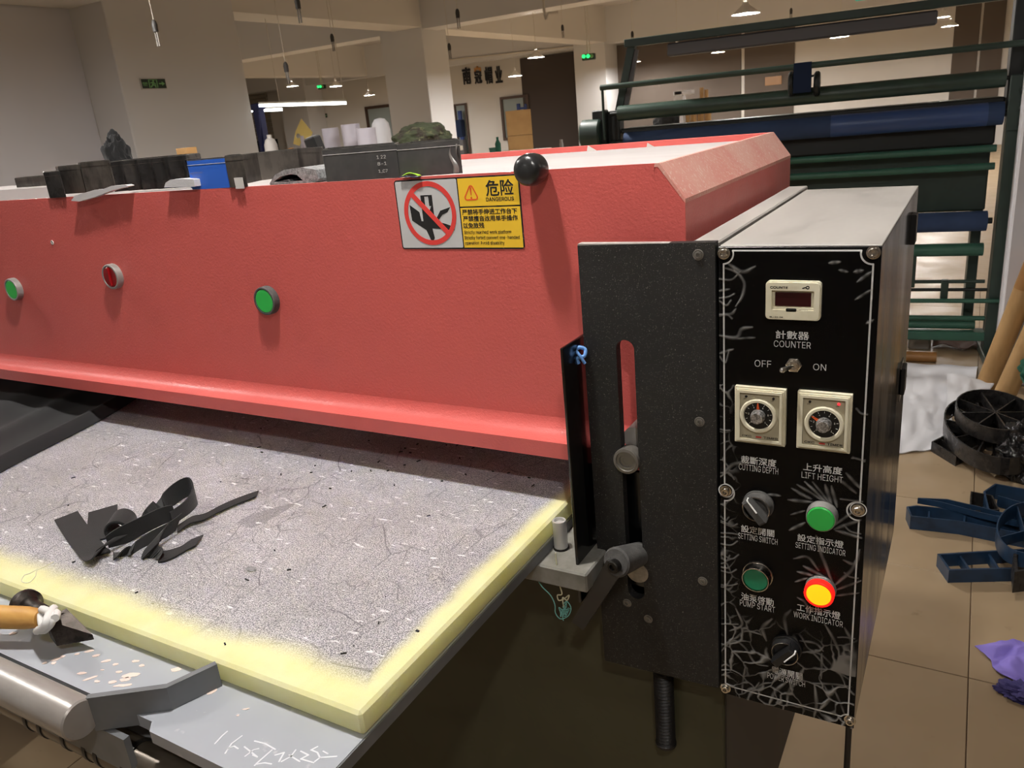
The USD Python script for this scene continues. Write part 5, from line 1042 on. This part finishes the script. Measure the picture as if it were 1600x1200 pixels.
# pipes under the ceiling
pp = [dep(850, -30, 9), dep(850, 14, 9), dep(858, 20, 9), dep(872, 19, 9)]; pp[0] = np.array([pp[1][0], pp[1][1], 3.9])
single('ceiling_pipe', tube(smoothpath(pp, 6), .014, 10), 'cord_white', 'white bent pipe hanging from the ceiling near the bare sockets', 'pipe', smooth=50)
single('wall_conduit', [bx(-22, 2, 19.86, 19.90, 2.93, 2.97)] if False else [tube([at(688, 119-24, 1, 19.98), at(900, 84-12, 1, 19.98)], .02, 8)], 'cord_white', 'thin white conduit along the far beam', 'conduit', smooth=50)
# tube lights on a blue post, in the far bay
pb_ = dep(404, 168, 10.5)
bp_ = thing('lamp_post', 'dark blue steel post carrying the tube lights', 'post', (pb_[0], pb_[1], 0))
part(bp_, 'post', bx(pb_[0]-.075, pb_[0]+.045, pb_[1]-.05, pb_[1]+.05, 0, pb_[2]+.03, .008), 'post_navy', 20)
part(bp_, 'brace', tube([pb_ + [-.02, -.06, -.55], pb_ + [.06, -.08, -.1]], .012, 8), 'post_navy')
part(bp_, 'cap', bx(pb_[0]-.10, pb_[0]+.07, pb_[1]-.06, pb_[1]+.06, pb_[2]-.03, pb_[2]+.05, .008), 'post_navy', 20)
for (u0, v0, u1, v1, D, lab) in ((405, 165, 541, 161, 10.3, 'long lit white tube light on the blue post'), (393, 173, 441, 171, 11.2, 'shorter lit tube light below the long one')):
    A, B = dep(u0, v0, D), dep(u1, v1, D)
    t = thing('tube_light', lab, 'lamp', (A+B)/2)
    part(t, 'tube', cyl(A, B, .019 if D < 11 else .02, n=14), 'tube_lit', 40)
    part(t, 'housing', cyl(A + [0, 0, .03], B + [0, 0, .03], .016, n=10), 'shade_white')
    part(t, 'hanger', cyl(B + [-.03, 0, .03], (B[0]-.03, B[1], 3.9), .004, n=6), 'cord_white')
# roller shutter at the end of the bay
x0, z1 = wp(386, 125); x1, z0 = wp(427, 200)
sh_ = thing('roller_shutter', 'grey slatted roller shutter half closed at the end of the far bay', 'shutter', ((x0+x1)/2, YW-.05, 0))
n_ = 14; zs = np.linspace(1.55, z1-.12, n_+1)
for k in range(n_): part(sh_, 'slat', bx(x0-1.0, x1, YW-.06-.02*(k % 2), YW-.02, zs[k]+.012, zs[k+1], .008), 'shutter', 20)
part(sh_, 'shutter_box', bx(x0-1.1, x1+.35, YW-.22, YW, z1-.1, z1+.25, .02), 'taupe', 20)
part(sh_, 'dark_opening', bx(x0-1.0, x1+.1, YW-.02, YW, 0, 1.55), 'black_cloth', False)
# partition beside the tiny exit sign
x0_, x1_ = wp(436, 150)[0], wp(492, 150)[0]
# worktables (mostly hidden behind the beam) carrying the far things
def worktable(label, c, sx, sy, h):
    t = thing('work_table', label, 'table', (c[0], c[1], 0), 'work tables in the hall')
    part(t, 'table_top', bx(c[0]-sx/2, c[0]+sx/2, c[1]-sy/2, c[1]+sy/2, h-.04, h, .004), 'table_top', 20)
    for a in (-1, 1):
        for b in (-1, 1): part(t, 'leg', bx(c[0]+a*(sx/2-.05)-.03, c[0]+a*(sx/2-.05)+.03, c[1]+b*(sy/2-.05)-.03, c[1]+b*(sy/2-.05)+.03, 0, h-.04), 'lamp_housing', 20)
    return t
def on_z(u, v, z): return at(u, v, 2, z)
cq = dep(655, 215, 6.5); zt_ = cq[2]-.10
worktable('pale work table under the camouflage cloth heap', (cq[0]-.12, cq[1]+.10, 0), .56, .60, zt_)
single('camouflage_heap', lump((cq[0], cq[1]+.05, zt_), (.24, .22, .135), 8, 5, .28, 2.2), 'camo', 'heap of green camouflage cloth behind the dies', 'cloth', 'camouflage', smooth=60)
for (u, vt, w, D, lean, lab) in ((517, 200, 26, 8.0, -.03, 'lavender fabric roll standing behind the black speaker'), (548, 194, 29, 7.6, -.02, 'tallest lavender fabric roll in the row of rolls'), (570, 200, 30, 7.2, .02, 'lavender fabric roll with a slanted top in the middle of the row'), (593, 186, 29, 7.5, 0, 'fuzzy round topped pale roll beside the camouflage heap')):
    top = dep(u, vt, D); r = w/2*D/F*1.0; zb = 0
    t = thing('fabric_roll', lab, 'fabric roll', (top[0], top[1], 0), 'pale fabric rolls standing in the hall')
    if 'fuzzy' in lab: part(t, 'roll', lathe([(0, 0), (r, 0), (r, top[2]-.10), (r*.9, top[2]-.04), (r*.55, top[2]), (0, top[2]+.01)], (top[0], top[1], 0), (0, 0, 1), 28), 'white_fabric', 50)
    else:
        part(t, 'roll', lathe([(0, 0), (r, 0), (r, top[2]), (r*.35, top[2]), (r*.35, top[2]-.03), (0, top[2]-.03)], (top[0], top[1], 0), (lean*.3, 0, 1), 28), 'roll_lavender', 30)
# cardboard boxes: a stack of four, two of them in view
cA, cB, cC = dep(790, 174, 9.0), dep(829, 172, 9.0), dep(856, 171, 9.2)
uX = np.array([.93, .36, 0]); uY = np.array([-.36, .93, 0]); wbx = abs(np.dot(cB-cA, uX)); zt2 = cA[2]; hb_ = .5*(zt2-dep(795, 213, 9.0)[2])*2
z_hi = zt2
for k, lab in enumerate(('upper brown cardboard box of the stack in the hall', 'second brown cardboard box from the top of the stack', 'third cardboard box of the stack, hidden behind the beam', 'lowest cardboard box of the stack on the floor')):
    zz1 = z_hi - k*(z_hi/4); zz0 = z_hi - (k+1)*(z_hi/4)
    if k == 0: zz0 = dep(795, 213, 9.0)[2]
    elif k == 1: zz1 = dep(795, 213, 9.0)[2]-.004; zz0 = zz1*.66
    else: zz1 = (dep(795, 213, 9.0)[2]-.004)*(.66 if k == 2 else .33)-.002; zz0 = (dep(795, 213, 9.0)[2]-.004)*.33 if k == 2 else 0
    yaw = math.radians(-58)
    X, Y = np.array([math.cos(yaw+math.pi/2), math.sin(yaw+math.pi/2), 0]), np.array([-math.sin(yaw+math.pi/2), math.cos(yaw+math.pi/2), 0])
    t = thing('cardboard_box', lab, 'box', (cB[0], cB[1], zz0), 'stacked cardboard boxes')
    # B is the near vertical edge; one face runs to A, the other to C
    def corner_(p): return p*np.array([1, 1, 0])
    b0_, a0_ = corner_(cB), corner_(cA); dA = a0_-b0_; dA /= np.linalg.norm(dA); dC = np.array([-dA[1], dA[0], 0]); dC = dC if np.dot(dC, CM[2]) > 0 else -dC
    LA = np.linalg.norm(a0_-b0_); LC = .52
    V = np.array([b0_, b0_+dA*LA, b0_+dA*LA+dC*LC, b0_+dC*LC]); pts = np.vstack([V + [0, 0, zz0], V + [0, 0, zz1]])
    part(t, 'carton', trimesh.convex.convex_hull(pts), 'cardboard', False)
    c_ = b0_+dA*LA*.5; part(t, 'tape', trimesh.convex.convex_hull(np.array([c_ - dA*.03 + dC*s + [0, 0, zz1+e] for s in (.0, LC) for e in (0, .0015)] + [c_ + dA*.03 + dC*s + [0, 0, zz1+e] for s in (.0, LC) for e in (0, .0015)])), 'tape_brown', False)
# things standing on tables behind the dies
tq_ = dep(500, 235, 6.0); ztb = tq_[2]-.10
worktable('long pale work table holding the black speaker and the pink cloth', (tq_[0]-.25, tq_[1]+.15, 0), 1.5, .7, ztb)
sp0 = dep(500, 247, 5.95)
spk = thing('black_speaker', 'slim tilted black box with a grey top behind the dies', 'speaker', (sp0[0], sp0[1], ztb))
tilt = rotation_matrix(math.radians(-14), CM[2], sp0)
bdy = bx(sp0[0]-.05, sp0[0]+.05, sp0[1]-.05, sp0[1]+.05, ztb+.012, dep(500, 212, 5.95)[2], .01); bdy.apply_transform(tilt); bdy.apply_translation([0, 0, ztb-bdy.bounds[0][2]])
part(spk, 'body', bdy, 'black_cloth', 20)
tp_ = bx(sp0[0]-.035, sp0[0]+.035, sp0[1]-.035, sp0[1]+.035, dep(500, 212, 5.95)[2]-.006, dep(500, 212, 5.95)[2]+.006, .004); tp_.apply_transform(tilt); part(spk, 'top_plate', tp_, 'bezel_grey', 20)
q = dep(488, 236, 6.1); single('pink_cloth', lump((q[0], q[1], ztb), (.045, .04, .09), 17, 4, .35, 2), 'pink', 'bright pink cloth bundle beside the black box', 'cloth', smooth=60)
q = dep(423, 226, 7.5); zq = q[2]-.16
worktable('pale work table holding the white bottle', (q[0]+.0, q[1]+.1, 0), .8, .6, zq)
single('white_bottle', lathe([(0, 0), (.065, 0), (.068, .02), (.06, .16), (.045, .205), (.022, .22), (.022, .25), (0, .25)], (q[0], q[1], zq), (0, 0, 1), 24), 'label_grey', 'white plastic bottle beside the blue lamp post', 'bottle', smooth=40)
q = dep(456, 240, 7.3); single('tan_hat', lump((q[0], q[1], zq), (.075, .06, .075), 23, 4, .15, 2), 'tape_brown', 'round tan cap on the table behind the dies', 'cap', smooth=60)
q = dep(388, 243, 7.6); single('black_ball', trimesh.creation.icosphere(3, .04).apply_translation([q[0], q[1], zq+.04]) , 'black_cloth', 'small black ball shape left of the blue lamp post base', 'ball', smooth=60)
# yellow paper pattern on a stand
q = dep(472, 215, 9.2); st_ = thing('paper_pattern', 'yellow diamond shaped paper pattern with a hole on a thin stand', 'pattern', (q[0], q[1], 0))
cx_ = CM[0]*np.array([1, 1, 0]); cx_ /= np.linalg.norm(cx_); cn_ = np.cross(cx_, [0, 0, 1.0])
k_ = 9.2/F
dia = affinity.skew(Polygon([(-14*k_, -8*k_), (-10*k_, 10*k_), (-1*k_, 28*k_), (17*k_, 6*k_), (9*k_, -10*k_), (2*k_, 2*k_), (-4*k_, -12*k_)]).difference(Point(-6*k_, 3*k_).buffer(3.4*k_)), xs=9.5, origin=(0, 0))
part(st_, 'paper', place(extrude(dia, .006), q, cx_, (0, 0, 1), cn_), 'pattern_yellow', False)
part(st_, 'stand', [cyl((q[0], q[1], 0), q + [0, 0, .02], .022, n=14), bx(q[0]-.2, q[0]+.2, q[1]-.2, q[1]+.2, 0, .02)], 'roll_lavender', 40)
# small stuff near the boxes and the dark painted wall shade
q = dep(778, 226, 8.6); wz = q[2]-.09
worktable('dark work table with small bottles near the cardboard boxes', (q[0]+.1, q[1]+.25, 0), .6, .5, wz)
single('green_bottle', lathe([(0, 0), (.03, 0), (.032, .10), (.013, .14), (.013, .17), (0, .17)], (q[0], q[1], wz), (0, 0, 1), 20), 'green_cloth', 'dark green bottle with a pale top beside the boxes', 'bottle', smooth=40)
single('teal_cup', lathe([(0, 0), (.05, 0), (.06, .06), (.055, .06), (.045, .008), (0, .008)], np.array([q[0]-.10, q[1]+.08, wz]), (0, 0, 1), 24), 'machine_green_light', 'teal bowl next to the dark green bottle', 'bowl', smooth=40)
q = dep(877, 222, 9.0); wz = q[2]-.10
worktable('low work table with a clear jar before the dark painted wall shade', (q[0]+.0, q[1]+.2, 0), .5, .45, wz)
single('clear_jar', lathe([(0, 0), (.022, 0), (.024, .08), (.018, .10), (.018, .13), (.016, .13), (.016, .1), (.021, .08), (.020, .004), (0, .004)], (q[0], q[1], wz), (0, 0, 1), 20), 'bulb_off', 'small pale jar before the dark painted wall shade', 'jar', smooth=40)
# shelf of goods behind the green machine
q = dep(1085, 178, 12); zq = q[2]-.25
worktable('long work table behind the green machine', (q[0]+.2, q[1]+.3, 0), 3.2, .8, zq)
for k in range(7):
    u = 1074 + k*6.5; qq = dep(u, 165, 12); hh = .20 + .06*((k*37) % 5)/5 + (.18 if k in (4, 5) else 0)
    single('paper_tube', lathe([(0, 0), (.03, 0), (.03, hh+.2), (.022, hh+.2), (.022, 0)], (qq[0], q[1]+.05*(k % 2), zq), (0, 0, 1), 16), 'tube_card', f'brown paper tube standing behind the green roller, number {k+1} along the row' if False else ('first', 'second', 'third', 'fourth', 'tall fifth', 'tall sixth', 'last')[k] + ' brown paper tube in the row beside the white carton', 'tube', 'paper tubes in a row', smooth=40)
qq = dep(1042, 152, 12); single('black_bag', lump((qq[0]-.08, q[1]+.1, zq), (.22, .14, .22), 31, 4, .3, 2), 'black_cloth', 'black bag on the table behind the green roller', 'bag', smooth=60)
qq = dep(1075, 142, 12.2); single('white_lamp_shade', [trimesh.convex.convex_hull(np.array([[qq[0]+a, q[1]-.05+b, zz] for a, b, zz in ((-.12, -.08, zq+.38), (.06, -.08, zq+.38), (-.12, .08, zq+.38), (.06, .08, zq+.38), (-.07, -.08, zq+.60), (.02, -.08, zq+.60), (-.07, .08, zq+.60), (.02, .08, zq+.60))])), bx(qq[0]-.1, qq[0]+.18, q[1]-.13, q[1]+.03, zq+.54, zq+.60, .01), bx(qq[0]-.03, qq[0]+.03, q[1]-.08, q[1], zq, zq+.40)], 'white_fabric', 'white folded carton on a post behind the green roller', 'carton', smooth=20)
q = dep(1210, 118, 15); single('wall_notice', bx(q[0]-.26, q[0]+.26, YW-.02, YW-.001, 0, 0) if False else wallprism(sbox(wp(1196, 130)[0], wp(1196, 134)[1], wp(1222, 130)[0], wp(1222, 118)[1]), YW-.03, .02), 'tape_brown', 'small brown notice board on the far wall by the rail guides', 'notice board', smooth=False)
